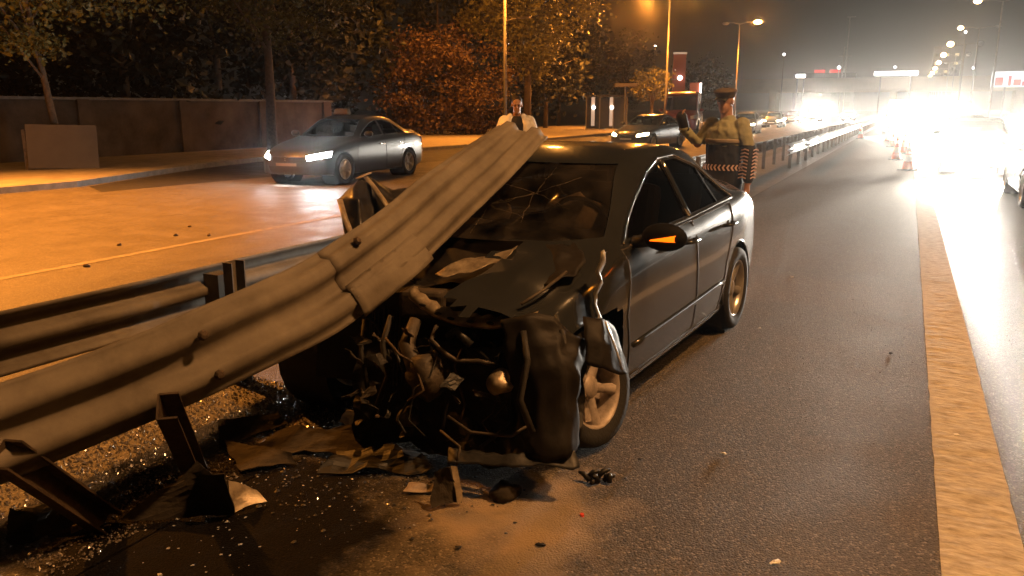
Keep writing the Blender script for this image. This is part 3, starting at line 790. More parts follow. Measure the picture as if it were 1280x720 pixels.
    MB().box((.62, 0, .86), (.45, 1.4, .22), ry=.12).build('dashboard', 'plastic', t, bevel=.05)
    for sx, sy in ((.05, .38), (.05, -.38), (-.85, .0)):
        st = MB().box((sx+.1, sy, .58), (.5, .5 if sy else 1.3, .16)).build('seat', 'seat', t, bevel=.05)
        MB().box((sx-.2, sy, .88), (.15, .48 if sy else 1.25, .62), ry=-.3).build('backrest', 'seat', st, bevel=.05)
        for q in ([sy] if sy else [.4, -.4]): MB().box((sx-.32, q, 1.22), (.1, .26, .17), ry=-.3).build('headrest', 'seat', st, bevel=.03)
    MB().lathe([(.185+.014*math.cos(a), .014*math.sin(a)) for a in [2*math.pi*k/8 for k in range(8)]], 24, Matrix.Translation((.42, .38, .98)) @ Matrix.Rotation(R(-65), 4, 'Y'), True).build('steering_wheel', 'plastic', t, True)
    for sy, a in ((.36, .15), (-.34, .2)):
        b = MB().ball((.42, sy, 1.0), (.12, .22, .16), 16, 10); dent(b, 3+sy, .05, 8).build('airbag', 'slab', t, True)
    # door mirrors, the left one with its indicator lit
    for s in (1, -1):
        b = MB().ball((.70, s*.985, .995), (.075, .125, .075), 16, 10)
        b.v = [(x-(.02 if x < .66 else 0), y, z) for x, y, z in b.v]
        m = b.build('mirror', 'matteblack', t, True)
        MB().tube([(.66, s*.80, .95), (.68, s*.90, .965)], [.035, .03], 8).build('mirror_stalk', 'plastic', m, True)
        if s > 0:
            ar = []
            for i in range(9):
                u = i/8; yy = .935+.13*u; xx = .70+.082*math.sqrt(max(0, 1-((yy-.985)/.135)**2))
                hh = .003+.015*u
                zc = .985+.014*u
                ar.append([Vector((xx-.008, yy, zc-hh)), Vector((xx+.012, yy, zc-hh*.6)), Vector((xx+.012, yy, zc+hh*.6)), Vector((xx-.008, yy, zc+hh))])
            g = MB().grid(ar).build('indicator', 'amber', m, True); g['label'] = 'glowing amber indicator on the mirror'
            ld = bpy.data.lights.new('indicator_light', 'POINT'); ld.energy = .06; ld.color = (1, .3, .02); ld.shadow_soft_size = .03
            lo = bpy.data.objects.new('indicator_light', ld); C.objects.link(lo); lo.parent = t; lo.location = (.98, 1.10, .97)
    # wheels
    add_wheel(t, -1.33, .775, .316, 1, rot=(0, .35, 0)); add_wheel(t, -1.33, -.775, .316, -1); add_wheel(t, 1.30, -.66, .316, -1, rot=(0, 0, -.3))
    w = add_wheel(t, 1.235, .77, .30, 1, 'dustrim', rot=(R(12), .3, R(-6))); w['label'] = 'front wheel twisted outwards'
    for x, s in ((-1.33, 1), (-1.33, -1), (1.33, -1)):
        MB().lathe([(.365, .5), (.365, .845)], 24, Matrix.Translation((x, 0, .316)) @ Matrix.Rotation(R(-90*s), 4, 'X')).build('wheel_arch', 'under', t, True)
        if x < 0: MB().tube([(x+.365*math.cos(a), s*.862, .316+.365*math.sin(a)) for a in [math.pi*k/20-.15 for k in range(23)]], .010, 6).build('arch_lip', 'carpaint', t, True)
    # bright torn fender edge by the front wheel
    pts = [(753, 314), (752, 326), (746, 340), (751, 352), (744, 366), (742, 380), (747, 396), (738, 412)]
    rows = [[wl(px-2, py, 3.72+.004*i), wl(px+2+math.sin(i*2), py-2, 3.70+.004*i), wl(px+4+1.5*math.sin(i*1.3), py+2, 3.78+.004*i)] for i, (px, py) in enumerate(pts)]
    MB().grid(rows).build('torn_fender_edge', 'tornsilver', t, True, solid=.003)
    # inner fender behind the hole
    MB().box((1.12, .50, .60), (.5, .04, .55)).build('inner_fender', 'under', t); MB().box((1.2, -.52, .60), (.7, .04, .55)).build('inner_fender', 'under', t)
    # crumpled bonnet thrown up against the windscreen
    C0 = [[(505, 318, 4.55), (545, 270, 4.58), (600, 272, 4.50), (660, 288, 4.36), (706, 292, 4.2), (726, 306, 4.08)],
          [(500, 330, 4.40), (545, 306, 4.40), (600, 312, 4.28), (655, 318, 4.12), (700, 316, 3.98), (734, 325, 3.9)],
          [(505, 345, 4.25), (550, 342, 4.15), (600, 335, 4.12), (650, 345, 3.98), (690, 342, 3.86), (722, 345, 3.8)],
          [(520, 356, 4.05), (556, 350, 4.02), (606, 358, 3.92), (646, 352, 3.92), (684, 356, 3.74), (700, 352, 3.74)]]
    def up_rows(c0, n, m, a, f, seed):
        P = [[wl(*q) for q in r] for r in c0]; rows = []
        for j in range(n+1):
            v = j/n*(len(P)-1); j0 = min(int(v), len(P)-2); fv = v-j0; row = []
            for i in range(m+1):
                u = i/m*(len(P[0])-1); i0 = min(int(u), len(P[0])-2); fu = u-i0
                p = (P[j0][i0]*(1-fu)+P[j0][i0+1]*fu)*(1-fv)+(P[j0+1][i0]*(1-fu)+P[j0+1][i0+1]*fu)*fv
                row.append(jit(jit(p, a, f, seed), a*.35, f*3, seed+2))
            rows.append(row)
        return rows
    MB().grid(up_rows(C0, 24, 36, .032, 5, 3)).build('crumpled_bonnet', 'bonnet', t, True, solid=.006)
    C1 = [[(545, 340, 3.95), (575, 326, 4.0), (610, 322, 4.02), (648, 306, 4.05)], [(552, 346, 3.9), (580, 340, 3.92), (612, 332, 3.94), (640, 318, 3.97)]]
    MB().grid(up_rows(C1, 5, 18, .02, 9, 5)).build('bonnet_highlight_strip', 'tornmetal', t, True, solid=.003)  # paler metal strip stands for highlights on the crumpled bonnet
    # right fender folded up beside the beam
    C2 = [[(424, 246, 4.42), (440, 226, 4.45), (460, 217, 4.55), (488, 236, 4.6), (522, 226, 4.8)], [(424, 268, 4.34), (444, 256, 4.28), (466, 246, 4.5), (486, 252, 4.42), (530, 250, 4.65)],
          [(432, 288, 4.3), (448, 284, 4.24), (470, 276, 4.4), (496, 272, 4.36), (532, 275, 4.5)], [(440, 312, 4.2), (458, 312, 4.2), (480, 306, 4.25), (500, 300, 4.3), (530, 300, 4.4)]]
    f = MB().grid(up_rows(C2, 18, 26, .05, 6, 8)).build('folded_fender', 'hoodpaint', t, True, solid=.005)
    for q in ([(426, 250, 4.36), (431, 272, 4.28), (437, 290, 4.25), (443, 308, 4.16)], [(455, 219, 4.5), (466, 232, 4.45), (478, 248, 4.4), (487, 264, 4.3)], [(446, 222, 4.44), (462, 217, 4.5)]):
        MB().tube([jit(wl(*p), .01, 30) for p in q], [(.004, .018)]*len(q), 6).build('bright_edge', 'tornmetal', f, True)  # paler strips put the lamp highlights along the fold edges
    # front cross member: perforated strip bent in the middle
    cm = [(512, 370, 3.78), (526, 382, 3.74), (545, 394, 3.70), (566, 402, 3.66), (590, 406, 3.62), (615, 408, 3.58), (640, 404, 3.56), (668, 399, 3.56)]
    rows = []
    for i in range(29):
        u = i/28*(len(cm)-1); k = min(int(u), len(cm)-2); q = wl(*cm[k])*(1-(u-k))+wl(*cm[k+1])*(u-k)
        wd = .05 if i < 22 else .03
        rows.append([q+Vector((-.04, 0, wd*.8))+Vector((0, 0, .008*math.sin(i*2.1))), q+Vector((0, 0, wd*.55)), q+Vector((.012, 0, 0)), q+Vector((0, 0, -.016))])
    x = MB().grid(rows).build('cross_member', 'tornmetal', t, True, solid=.004)
    for i in (5, 9, 12, 16, 20, 23):
        p = rows[i][2]; MB().ball(p+Vector((.004, 0, .018)), (.006, .022, .008), 10, 5).build('slot', 'under', x, True)
    MB().tube([wl(652, 380, 3.56), wl(680, 362, 3.66), wl(708, 340, 3.78)], .008, 6).build('bonnet_stay', 'alu', t, True)
    # engine and the wreckage round it
    MB().box((1.35, -.05, .52), (.55, .62, .50), rz=.2).build('engine_block', 'under', t, bevel=.03)
    eb = MB().box((1.45, .02, .66), (.30, .46, .14), rz=.25).build('engine_cover', 'alu', t, bevel=.03)
    MB().box((1.62, .10, .73), (.12, .22, .13), rz=.3).build('intake_box', 'alu', t, bevel=.02)
    MB().tube([wl(520, 400, 3.75), wl(508, 430, 3.7), wl(520, 460, 3.66), wl(530, 482, 3.64)], [.03, .036, .045, .03], 12).build('intake_pipe', 'alu', t, True)
    b = MB().ball(wl(535, 470, 3.66), (.10, .10, .11), 14, 9); dent(b, 2, .03, 14).build('alternator', 'alu', t, True)
    b = MB().ball(wl(512, 520, 3.7), (.06, .05, .04), 10, 7); dent(b, 6, .02, 14).build('bracket', 'alu', t, True)
    b = MB().ball(wl(625, 478, 3.5), (.05, .06, .05), 10, 7); dent(b, 7, .03, 14).build('broken_lamp_holder', 'tornmetal', t, True)
    def pz(p, r, m='plastic', n='hose'): MB().tube([jit(wl(*q), .012, 20) for q in p], r, 7).build(n, m, t, True)
    pz([(548, 408, 3.66), (540, 425, 3.6), (556, 440, 3.58), (570, 450, 3.6), (600, 452, 3.58), (622, 458, 3.54)], .011, 'alu')
    pz([(560, 420, 3.62), (572, 415, 3.6), (590, 430, 3.58)], .02, 'plastic'); pz([(490, 395, 3.85), (478, 430, 3.8), (484, 470, 3.8), (470, 510, 3.8)], .014, 'under')
    pz([(455, 400, 3.95), (452, 440, 3.9), (460, 490, 3.9)], .012, 'under'); pz([(600, 440, 3.6), (640, 480, 3.6), (638, 530, 3.6), (600, 560, 3.6)], .009)
    pz([(560, 520, 3.55), (590, 540, 3.5), (640, 545, 3.45), (680, 520, 3.45)], .008, 'alu', 'wire'); pz([(550, 540, 3.55), (575, 560, 3.45), (570, 585, 3.45)], .006, 'alu', 'wire')
    pz([(655, 415, 3.45), (660, 450, 3.4), (650, 500, 3.4), (665, 540, 3.4)], .016, 'under'); pz([(700, 410, 3.5), (712, 450, 3.5), (705, 510, 3.5)], .014, 'under')
    for j in range(64):                                     # torn brackets, fins and plastic
        p = wl(rnd.uniform(448, 706), rnd.uniform(415, 580), rnd.uniform(3.62, 3.95))
        if p.z < .06: p.z = .06
        d1 = Vector((rnd.gauss(0, 1), rnd.gauss(0, 1), rnd.gauss(0, 1))).normalized()*rnd.uniform(.03, .13); d2 = Vector((rnd.gauss(0, 1), rnd.gauss(0, 1), rnd.gauss(0, 1))).normalized()*rnd.uniform(.02, .07)
        MB().grid(crumple([p, d1], d2, 5, 4, .02, 14, j)).build('torn_scrap', ['plastic', 'under', 'under', 'rust', 'plastic', 'alu', 'under', 'brownplate'][j % 8], t, False, solid=.003)
    # the burst radiator: core with fins and a cracked fan shroud
    rc = MB().box((1.66, -.18, .50), (.05, .62, .40), rz=.25, ry=-.2).build('radiator', 'under', t)
    b = MB()
    for j in range(26): b.box((1.695-.004*j*.0+.012*math.sin(j), -.46+.022*j, .50), (.008, .004, .36), rz=.25, ry=-.2)
    tag(b.build('radiator_fin', 'alu', rc), kind='stuff')
    MB().lathe([(.165+.012*math.cos(a_), .02*math.sin(a_)) for a_ in [2*math.pi*k/6 for k in range(6)]], 20, Matrix.Translation((1.70, -.25, .47)) @ Matrix.Rotation(R(78), 4, 'Y'), True).build('fan_shroud', 'plastic', t, True)
    for j in range(8):                                     # wiring loom torn loose
        q = [(rnd.uniform(470, 690), rnd.uniform(400, 450), rnd.uniform(3.58, 3.75))]
        for k in range(4): q.append((q[-1][0]+rnd.uniform(-22, 22), q[-1][1]+rnd.uniform(12, 40), q[-1][2]+rnd.uniform(-.06, .03)))
        pz(q, rnd.choice((.003, .004, .006, .009)), rnd.choice(('plastic', 'rust', 'alu', 'plastic')), 'wire')
    MB().grid(up_rows([[(455, 420, 4.0), (520, 425, 3.9), (600, 430, 3.72), (660, 425, 3.6), (735, 420, 3.62)], [(450, 500, 4.0), (520, 500, 3.85), (600, 500, 3.68), (670, 500, 3.55), (725, 500, 3.6)],
                       [(450, 560, 3.9), (520, 560, 3.8), (600, 575, 3.6), (670, 580, 3.5), (722, 570, 3.5)]], 16, 30, .06, 5, 12)).build('radiator_support', 'under', t, False, solid=.008)
    # the dented left wing and bumper corner hanging in front of the wheel
    MB().grid(up_rows([[(628, 404, 3.50), (655, 398, 3.46), (690, 402, 3.46), (722, 412, 3.50), (738, 424, 3.56)], [(632, 440, 3.50), (660, 436, 3.42), (695, 440, 3.42), (724, 448, 3.48), (734, 460, 3.56)],
                       [(640, 500, 3.50), (666, 500, 3.42), (700, 505, 3.42), (722, 505, 3.48), (730, 505, 3.56)], [(650, 566, 3.46), (676, 572, 3.40), (704, 572, 3.40), (720, 566, 3.46), (726, 556, 3.52)]], 20, 22, .055, 4.5, 41)).build('dented_wing', 'bonnet', t, True, solid=.005)
    MB().grid(up_rows([[(730, 398, 3.56), (752, 400, 3.56), (764, 404, 3.62), (770, 414, 3.70)], [(730, 424, 3.50), (752, 428, 3.50), (768, 432, 3.56), (778, 440, 3.66)], [(730, 456, 3.48), (750, 460, 3.48), (770, 464, 3.54), (783, 468, 3.64)]], 12, 14, .018, 7, 51)).build('gap_shade_sheet', 'bonnet', t, True, solid=.004)  # near-black sheet added for the shade in the gap above the wheel
    MB().tube([wl(757, 402, 3.55), wl(764, 420, 3.54), (wl(772, 442, 3.55)), wl(778, 462, 3.58)], [(.003, .008)]*4, 6).build('bright_edge', 'tornsilver', t, True)
    # number plate hanging off / bumper remains on the ground line
    MB().grid(up_rows([[(560, 556, 3.5), (640, 570, 3.42), (716, 560, 3.42)], [(560, 580, 3.46), (640, 584, 3.38), (722, 580, 3.40)]], 5, 16, .03, 8, 15)).build('bumper_remains', 'plastic', t, True, solid=.005)
    return t
wreck()

# ------------------------------------------------------------------ other vehicles
t = car('moving_car', 'silver grey saloon car with white headlights lit and a sign on its roof', 'car', (-12.2, 16.0, 0), R(-87), mats=dict(body='dimpaint', number_plate='oldslab'), lit='head', light=HEAD_W*.12)
t.scale = (1.05, 1.05, 1.05)
sg = MB().box((.15, 0, 1.51), (.14, .42, .13), taper=.8).build('roof_sign', 'oldslab', t, bevel=.03)
car('dark_car', 'black car on the left road with warm headlights lit, beyond the wrecked car roof', 'car', (-10.0, 34.2, 0), R(-99), mats=dict(body='blackpaint'), lit='headwarm', light=HEAD_W*.06)
car('minibus', 'dark red minibus parked behind the black car under the street lamp', 'minibus', (-13.4, 53.5, 0), math.atan2(-4, .7), VAN, dict(body='redpaint'), detail=False).scale = (1.32, 1.2, 1.34)
G = 'cars queueing on the left road'
car('queueing_car', 'pale car facing the viewer, nearest in the queue, just right of the person in hi-vis', 'car', (-10.1, 58, 0), R(-88), SEDAN, dict(body='silverpaint'), G, False, 'headwarm', HEAD_W*.03)
car('queueing_car', 'grey car in the queue, second to the right of the person in hi-vis', 'car', (-11.1, 78, 0), R(-88), SEDAN, dict(body='silverpaint'), G, False, 'headwarm', HEAD_W*.03)
car('queueing_car', 'dark reddish car in the queue, third to the right of the person in hi-vis', 'car', (-11.9, 98, 0), R(-88), SEDAN, dict(body='redpaint'), G, False, 'headwarm', 0)
car('oncoming_van', 'van with dazzling white headlights far down the left road', 'van', (-11.0, 112, 0), R(-86), VAN, dict(body='whitepaint'), G, False, 'head', HEAD_W*8)
car('oncoming_car', 'small distant car with white headlights right of the dazzling van on the left road', 'car', (-7.6, 124, 0), R(-88), SEDAN, dict(body='whitepaint'), G, False, 'head', HEAD_W*2)
G = 'cars with dazzling headlights on the right road'
car('oncoming_car', 'nearest car with dazzling headlights at the right edge of the glare', 'car', (1.72, 25.6, 0), R(-90), SEDAN, dict(body='blackpaint'), G, False, 'head', HEAD_W*5)
car('oncoming_car', 'second car in the dazzling row on the right road', 'car', (1.95, 35, 0), R(-90), SEDAN, dict(body='blackpaint'), G, False, 'head', HEAD_W*6)
car('oncoming_van', 'third vehicle in the dazzling row, a white van in the middle of the glare', 'van', (2.0, 48, 0), R(-90), VAN, dict(body='whitepaint'), G, False, 'head', HEAD_W*8)
car('oncoming_car', 'car with headlights in the outer lane of the right road', 'car', (4.3, 40, 0), R(-91), SEDAN, dict(body='silverpaint'), G, False, 'head', HEAD_W*4)
t = car('emergency_van', 'white van with lit front standing behind the cones in the closed lane', 'van', (-.55, 60, 0), R(-90), VAN, dict(body='whitepaint'), None, False, 'head', HEAD_W*4)
MB().box((1.0, 0, 2.12), (.25, 1.3, .14)).build('light_bar', 'whitelamp', t)
for i, (x, y) in enumerate(((3.9, 70), (1.9, 85), (4.1, 100))):
    car('oncoming_car', '%s distant pair of headlights behind the glare on the right road' % ('first', 'second', 'third')[i], 'car', (x, y, 0), R(-90), SEDAN, dict(body='blackpaint'), G, False, 'head', 0)
car('passing_car', 'dark blue car cut off by the right edge of the picture, seen from behind', 'car', (2.72, 17.5, 0), R(90), SEDAN, dict(body='bluepaint'))

# ------------------------------------------------------------------ people
def blob(name, parts, m, parent, vox=.008, post=None, fold=0):
    """one continuous surface grown over tapered capsules and balls"""
    b = MB()
    for p in parts:
        if p[0] == 'c':                                     # chain of points with radii
            b.tube([Vector(q) for q in p[1]], p[2], 12)
            for q, r in zip(p[1], p[2]):
                rr = r if isinstance(r, (tuple, list)) else (r, r)
                b.ball(q, max(min(rr)*.98, .003), 10, 7)
        else: b.ball(p[1], p[2], 14, 10, p[3] if len(p) > 3 else None)
    me = bpy.data.meshes.new('tmp'); me.from_pydata(b.v, [], b.f)
    o = bpy.data.objects.new('tmp', me); C.objects.link(o)
    md = o.modifiers.new('r', 'REMESH'); md.mode = 'VOXEL'; md.voxel_size = vox; md.use_smooth_shade = True
    sm = o.modifiers.new('s', 'SMOOTH'); sm.factor = .5; sm.iterations = 3
    dg = bpy.context.evaluated_depsgraph_get(); me2 = bpy.data.meshes.new_from_object(o.evaluated_get(dg))
    bpy.data.objects.remove(o)
    if post:
        bm = bmesh.new(); bm.from_mesh(me2)
        for co, no in post:
            bmesh.ops.bisect_plane(bm, geom=bm.verts[:]+bm.edges[:]+bm.faces[:], plane_co=co, plane_no=no, clear_outer=True)
        bm.to_mesh(me2); bm.free()
    if fold:
        for v in me2.vertices:
            q = v.co*Vector((9, 9, 5)); v.co += v.normal*(fold*noise.noise(q+Vector((noise.noise(v.co*6)*1.5, 0, 3)))+fold*.5*noise.noise(v.co*26))
    me2.materials.clear(); me2.name = name
    return link(name, me2, m, parent, True)
def hand(w, d, n, curl=.5, k=1.):
    """palm, four fingers and a thumb from the wrist w along d, palm facing n"""
    d = Vector(d).normalized(); n = (Vector(n)-d*Vector(n).dot(d)).normalized(); s = d.cross(n); w = Vector(w)
    out = [('c', [w, w+d*.05, w+d*.085], [(.022, .03), (.018, .036), (.014, .038)])]
    for i, ln in enumerate((.068, .078, .072, .056)):
        a = w+d*.085+s*(.028-.0187*i); b_ = a+(d*math.cos(curl*.6)+n*math.sin(curl*.6))*ln*.45; c = b_+(d*math.cos(curl*1.5)+n*math.sin(curl*1.5))*ln*.33; e = c+(d*math.cos(curl*2.2)+n*math.sin(curl*2.2))*ln*.25
        out.append(('c', [w+d*.06+s*(.024-.016*i), a, b_, c, e], [.010, .0095, .009, .008, .0065]))
    a = w+d*.025+s*.03; out.append(('c', [a, a+d*.03+s*.025+n*.01, a+d*.058+s*.03+n*.022], [.013, .011, .008]))
    return out
def head_parts(c, look):
    """skull, jaw, nose, brow, lips, ears around the centre of the head"""
    f = Vector(look).normalized(); s = Vector((0, 0, 1)).cross(f).normalized(); u = f.cross(s); c = Vector(c)
    M = Matrix((f, s, u)).transposed()
    P = [('b', c+u*.03-f*.01, (.098, .078, .100), M), ('b', c-u*.045+f*.025, (.068, .058, .075), M), ('b', c-u*.095+f*.055, (.03, .034, .022), M),
         ('c', [c+f*.088+u*.025, c+f*.106-u*.012], [.009, .014]), ('c', [c+f*.082+s*.04+u*.035, c+f*.092+u*.032, c+f*.082-s*.04+u*.035], [.010, .010, .010]),
         ('c', [c+f*.082+s*.02-u*.05, c+f*.090-u*.05, c+f*.082-s*.02-u*.05], [.008, .009, .008])]
    for q in (1, -1): P.append(('b', c+s*q*.08-u*.0+f*.0, (.022, .010, .034), M))
    return P, f, s, u, M
def person_hivis():
    """standing behind the car's tail, turned to the left, one arm raised"""
    t = thing('person', 'person in yellow and navy hi-vis jacket and tan cap behind the wrecked car', 'person', (-1.68, 8.5, 0), R(246))
    # local: +X is where the person faces, +Y their left
    H = 1.86
    hd = (.03, 0, 1.72)
    P, f, s, u, M = head_parts(hd, (1, .15, -.08))
    sh = 1.52
    RW = Vector((.32, -.30, 1.50)); LW = Vector((.05, .33, .90))
    body = P+[('c', [(.0, 0, 1.66), (-.01, 0, 1.55), (-.02, 0, 1.46)], [.058, .064, .09]),
        ('c', [(-.01, 0, 1.44), (0, 0, 1.28), (.0, 0, 1.1), (0, 0, .95)], [(.12, .18), (.125, .17), (.12, .15), (.13, .17)]),
        ('c', [(-.02, -.17, sh-.04), (.06, -.30, 1.30), RW-Vector((.04, .01, .03))], [.065, .052, .034]), ('c', [(-.02, .17, sh-.04), (-.03, .27, 1.22), LW+Vector((-.01, 0, .02))], [.065, .052, .034])]
    for y, x in ((.10, .06), (-.10, -.05)):
        body += [('c', [(0, y, .95), (x*.8, y*1.1, .52), (x, y*1.15, .10)], [.095, .062, .042]), ('c', [(x-.04, y*1.15, .06), (x+.15, y*1.25, .04)], [.045, .036])]
    body += hand(RW, (.35, .05, .9), (-.4, .8, .2), .5)+hand(LW, (.12, .0, -1), (.2, -1, 0), .5)
    bd = blob('body', body, 'skin', t, .0065)
    for q in (1, -1):
        e = Vector(hd)+f*.084+s*q*.033+u*.012
        MB().ball(e, (.010, .014, .008), 8, 6, M).build('eye', 'hair', t, True)
        MB().tube([e+u*.022-s*.018, e+u*.027+f*.004, e+u*.022+s*.018], .004, 5).build('eyebrow', 'hair', t, True)
    jk = [('c', [(-.02, 0, 1.515), (-.01, 0, 1.42), (0, 0, 1.28), (0, 0, 1.1), (0, 0, .93)], [(.095, .12), (.150, .215), (.155, .21), (.155, .20), (.165, .225)])]
    arms = [('c', [(-.02, -.18, sh-.03), (.06, -.30, 1.30), RW-Vector((.03, .01, .05))], [.085, .072, .054]), ('c', [(-.02, .18, sh-.03), (-.03, .275, 1.22), LW+Vector((-.01, 0, .06))], [.085, .072, .054])]
    blob('jacket_top', jk+arms, 'yellow', t, .009, [((0, 0, 1.29), (0, 0, -1))], .016)
    low = [('c', [(0, 0, 1.40), (0, 0, 1.1), (0, 0, .90)], [(.155, .21), (.158, .205), (.172, .235)])]
    jl = blob('jacket_skirt', low, 'navy', t, .009, [((0, 0, 1.293), (0, 0, 1)), ((0, 0, .875), (0, 0, -1))], .008)
    blob('sleeve', arms[1:], 'navy', t, .009, [((0, 0, 1.293), (0, 0, 1)), ((0, .215, 0), (0, -1, 0))])
    b = MB()                                                # chevrons round the hem and down the sleeve
    def chev(b, c, right, upv, out, w, h, th):
        c = Vector(c)+out*.006
        for sg in (1, -1):
            p = [c+right*(w*.0), c+right*(w*.5), c+right*(w*1.0)+upv*sg*h, c+right*(w*.5)+upv*sg*h]
            b.add([q for q in p]+[q+out*th for q in p], [(0, 1, 2, 3), (4, 5, 6, 7), (0, 1, 5, 4), (1, 2, 6, 5), (2, 3, 7, 6), (3, 0, 4, 7)])
    bw = MB()
    for k in range(30):
        a = math.pi*2*k/30
        o = Vector((math.cos(a)*.166, math.sin(a)*.217, 1.065)); out = Vector((math.cos(a)/.166, math.sin(a)/.217, 0)).normalized()
        chev(bw, o, Vector((0, 0, 1)).cross(out), Vector((0, 0, 1)), out, .038, .030, .004)
    tag(bw.build('chevron_band', 'chev', jl), kind='stuff')
    bw = MB()
    for k in range(9):
        z = 1.26-.034*k; y = .275+.03*(1.26-z)/.32; x = -.03+.08*(1.26-z)/.34
        chev(bw, (x-.0, y+.070, z), Vector((0, 0, -1)), Vector((1, 0, 0)), Vector((0, 1, 0)), .024, .045, .004)
        chev(bw, (x+.068, y, z), Vector((0, 0, -1)), Vector((0, 1, 0)), Vector((1, 0, 0)), .024, .045, .004)
    tag(bw.build('chevron_band', 'chev', jl), kind='stuff')
    legs = [('c', [(0, y, 1.0), (x*.8, y*1.1, .52), (x, y*1.15, .12)], [.125, .092, .078]) for y, x in ((.10, .06), (-.10, -.05))]
    blob('trousers', legs, 'navy', t, .011, [((0, 0, .09), (0, 0, -1))])
    blob('boots', [('c', [(x-.05, y*1.15, .055), (x+.15, y*1.25, .05)], [.055, .046]) for y, x in ((.10, .06), (-.10, -.05))]+[('c', [(x, y*1.15, .24), (x-.01, y*1.15, .07)], [.062, .06]) for y, x in ((.10, .06), (-.10, -.05))], 'plastic', t, .01)
    cp = blob('cap', [('b', Vector(hd)+u*.075-f*.01, (.118, .10, .065), M), ('b', Vector(hd)+u*.10, (.135, .118, .04), M)], 'cap', t, .008)
    MB().grid([[Vector(hd)+f*(.075+.07*j/3)+s*(-.07+.14*i/6)+u*(.062-.03*j/3-.015*((i-3)/3)**2)-f*.02*((i-3)/3)**2 for i in range(7)] for j in range(4)]).build('peak', 'plastic', cp, True, solid=.005)
    # dark glove / raised sleeve end
    blob('glove', hand(RW, (.35, .05, .9), (-.4, .8, .2), .5)[:1]+[('c', [RW-Vector((.05, .01, .06)), RW+Vector((.03, 0, .07))], [.05, .058])], 'navy', t, .007)
    # belt line on the vest: reflective strip
    MB().tube([(math.cos(a)*.158, math.sin(a)*.214, 1.33) for a in [2*math.pi*k/28 for k in range(29)]], [(.022, .004)]*29, 6, False).build('reflective_strip', 'slab', t, True)
def person_rail():
    t = thing('person', 'person with short dark hair and open pale vest beyond the raised beam end', 'person', (-5.35, 11.2, 0), R(-64))
    hd = (.05, 0, 1.70); P, f, s, u, M = head_parts(hd, (1, .0, -.2))
    LW, RW = Vector((.26, .27, 1.0)), Vector((.26, -.27, 1.0))
    body = P+[('c', [(.01, 0, 1.63), (-.01, 0, 1.54), (-.02, 0, 1.45)], [.056, .064, .09]), ('c', [(-.01, 0, 1.43), (0, 0, 1.28), (0, 0, 1.1), (0, 0, .92)], [(.12, .185), (.125, .175), (.12, .155), (.13, .17)])]
    for q, w in ((1, LW), (-1, RW)):
        body += [('c', [(-.02, q*.18, 1.46), (0, q*.28, 1.2), w], [.065, .05, .032])]+hand(w, (.8, -.2*q, -.6), (0, -q, -.3), .6)
        body += [('c', [(0, q*.10, .92), (.03, q*.11, .5), (0, q*.12, .1)], [.09, .06, .042]), ('c', [(-.04, q*.12, .06), (.16, q*.13, .04)], [.045, .036])]
    blob('body', body, 'skin', t, .0075)
    blob('shirt', [('c', [(-.01, 0, 1.50), (-.01, 0, 1.42), (0, 0, 1.28), (0, 0, 1.1), (0, 0, .92)], [(.08, .10), (.14, .205), (.142, .195), (.14, .18), (.15, .19)])]+[('c', [(-.02, q*.18, 1.46), (0, q*.265, 1.25)], [.078, .066]) for q in (1, -1)], 'navy', t, .009)
    for q in (1, -1):
        blob('vest_panel', [('c', [(-.0, q*.10, 1.53), (.03, q*.15, 1.42), (.03, q*.155, 1.25), (.03, q*.15, 1.0)], [.055, .10, .115, .11]), ('c', [(-.02, q*.19, 1.47), (0, q*.235, 1.36)], [.088, .082])], 'white', t, .010)
        e = Vector(hd)+f*.084+s*q*.033+u*.012
        MB().ball(e, (.010, .014, .008), 8, 6, M).build('eye', 'hair', t, True)
    blob('trousers', [('c', [(0, q*.10, .98), (.03, q*.11, .5), (0, q*.12, .12)], [.12, .09, .075]) for q in (1, -1)], 'navy', t, .012)
    blob('shoes', [('c', [(-.05, q*.12, .05), (.16, q*.13, .045)], [.052, .044]) for q in (1, -1)], 'plastic', t, .01)
    blob('hair', [('b', Vector(hd)+u*.055-f*.022, (.094, .082, .088), M)], 'hair', t, .008)
person_hivis(); person_rail()

# ------------------------------------------------------------------ cones
def cone_proto():
    t = thing('traffic_cone', '', 'traffic cone', (0, 0, 0))
    MB().box((0, 0, .02), (.36, .36, .04)).build('base', 'plastic', t, bevel=.01)
    MB().lathe([(.14, .04), (.105, .25)], 14).build('lower_band', 'orange', t, True); MB().lathe([(.105, .25), (.08, .42)], 14).build('white_band', 'white', t, True)
    MB().lathe([(.08, .42), (.06, .54)], 14).build('middle_band', 'orange', t, True); MB().lathe([(.06, .54), (.045, .64)], 14).build('white_band', 'white', t, True); MB().lathe([(.045, .64), (.03, .76), (0, .765)], 14).build('tip', 'orange', t, True)
    return t
CN = [(.10, 24.6, 'nearest orange and white cone beside the glare, on the edge line'), (-.25, 29.5, 'second cone of the row, just left of the nearest cone by the glare'), (-.05, 34, 'third cone of the row beside the edge line'), (-.55, 40, 'fourth cone of the row, leftmost by the glare'), (-.9, 47, 'fifth cone of the row, small, left of the glare'),
      (-2.35, 50, 'lone orange cone in the closed lane beside the bright guardrail'), (-5.3, 19.5, 'orange cone on the left road beside the raised arm in hi-vis')]
pc = cone_proto()
for i, (x, y, lb) in enumerate(CN):
    c = pc if i == 0 else dup(pc)
    c.location = (x, y, .003); c.rotation_euler.z = rnd.uniform(0, 3); tag(c, lb, 'traffic cone', 'traffic cones closing the lane')

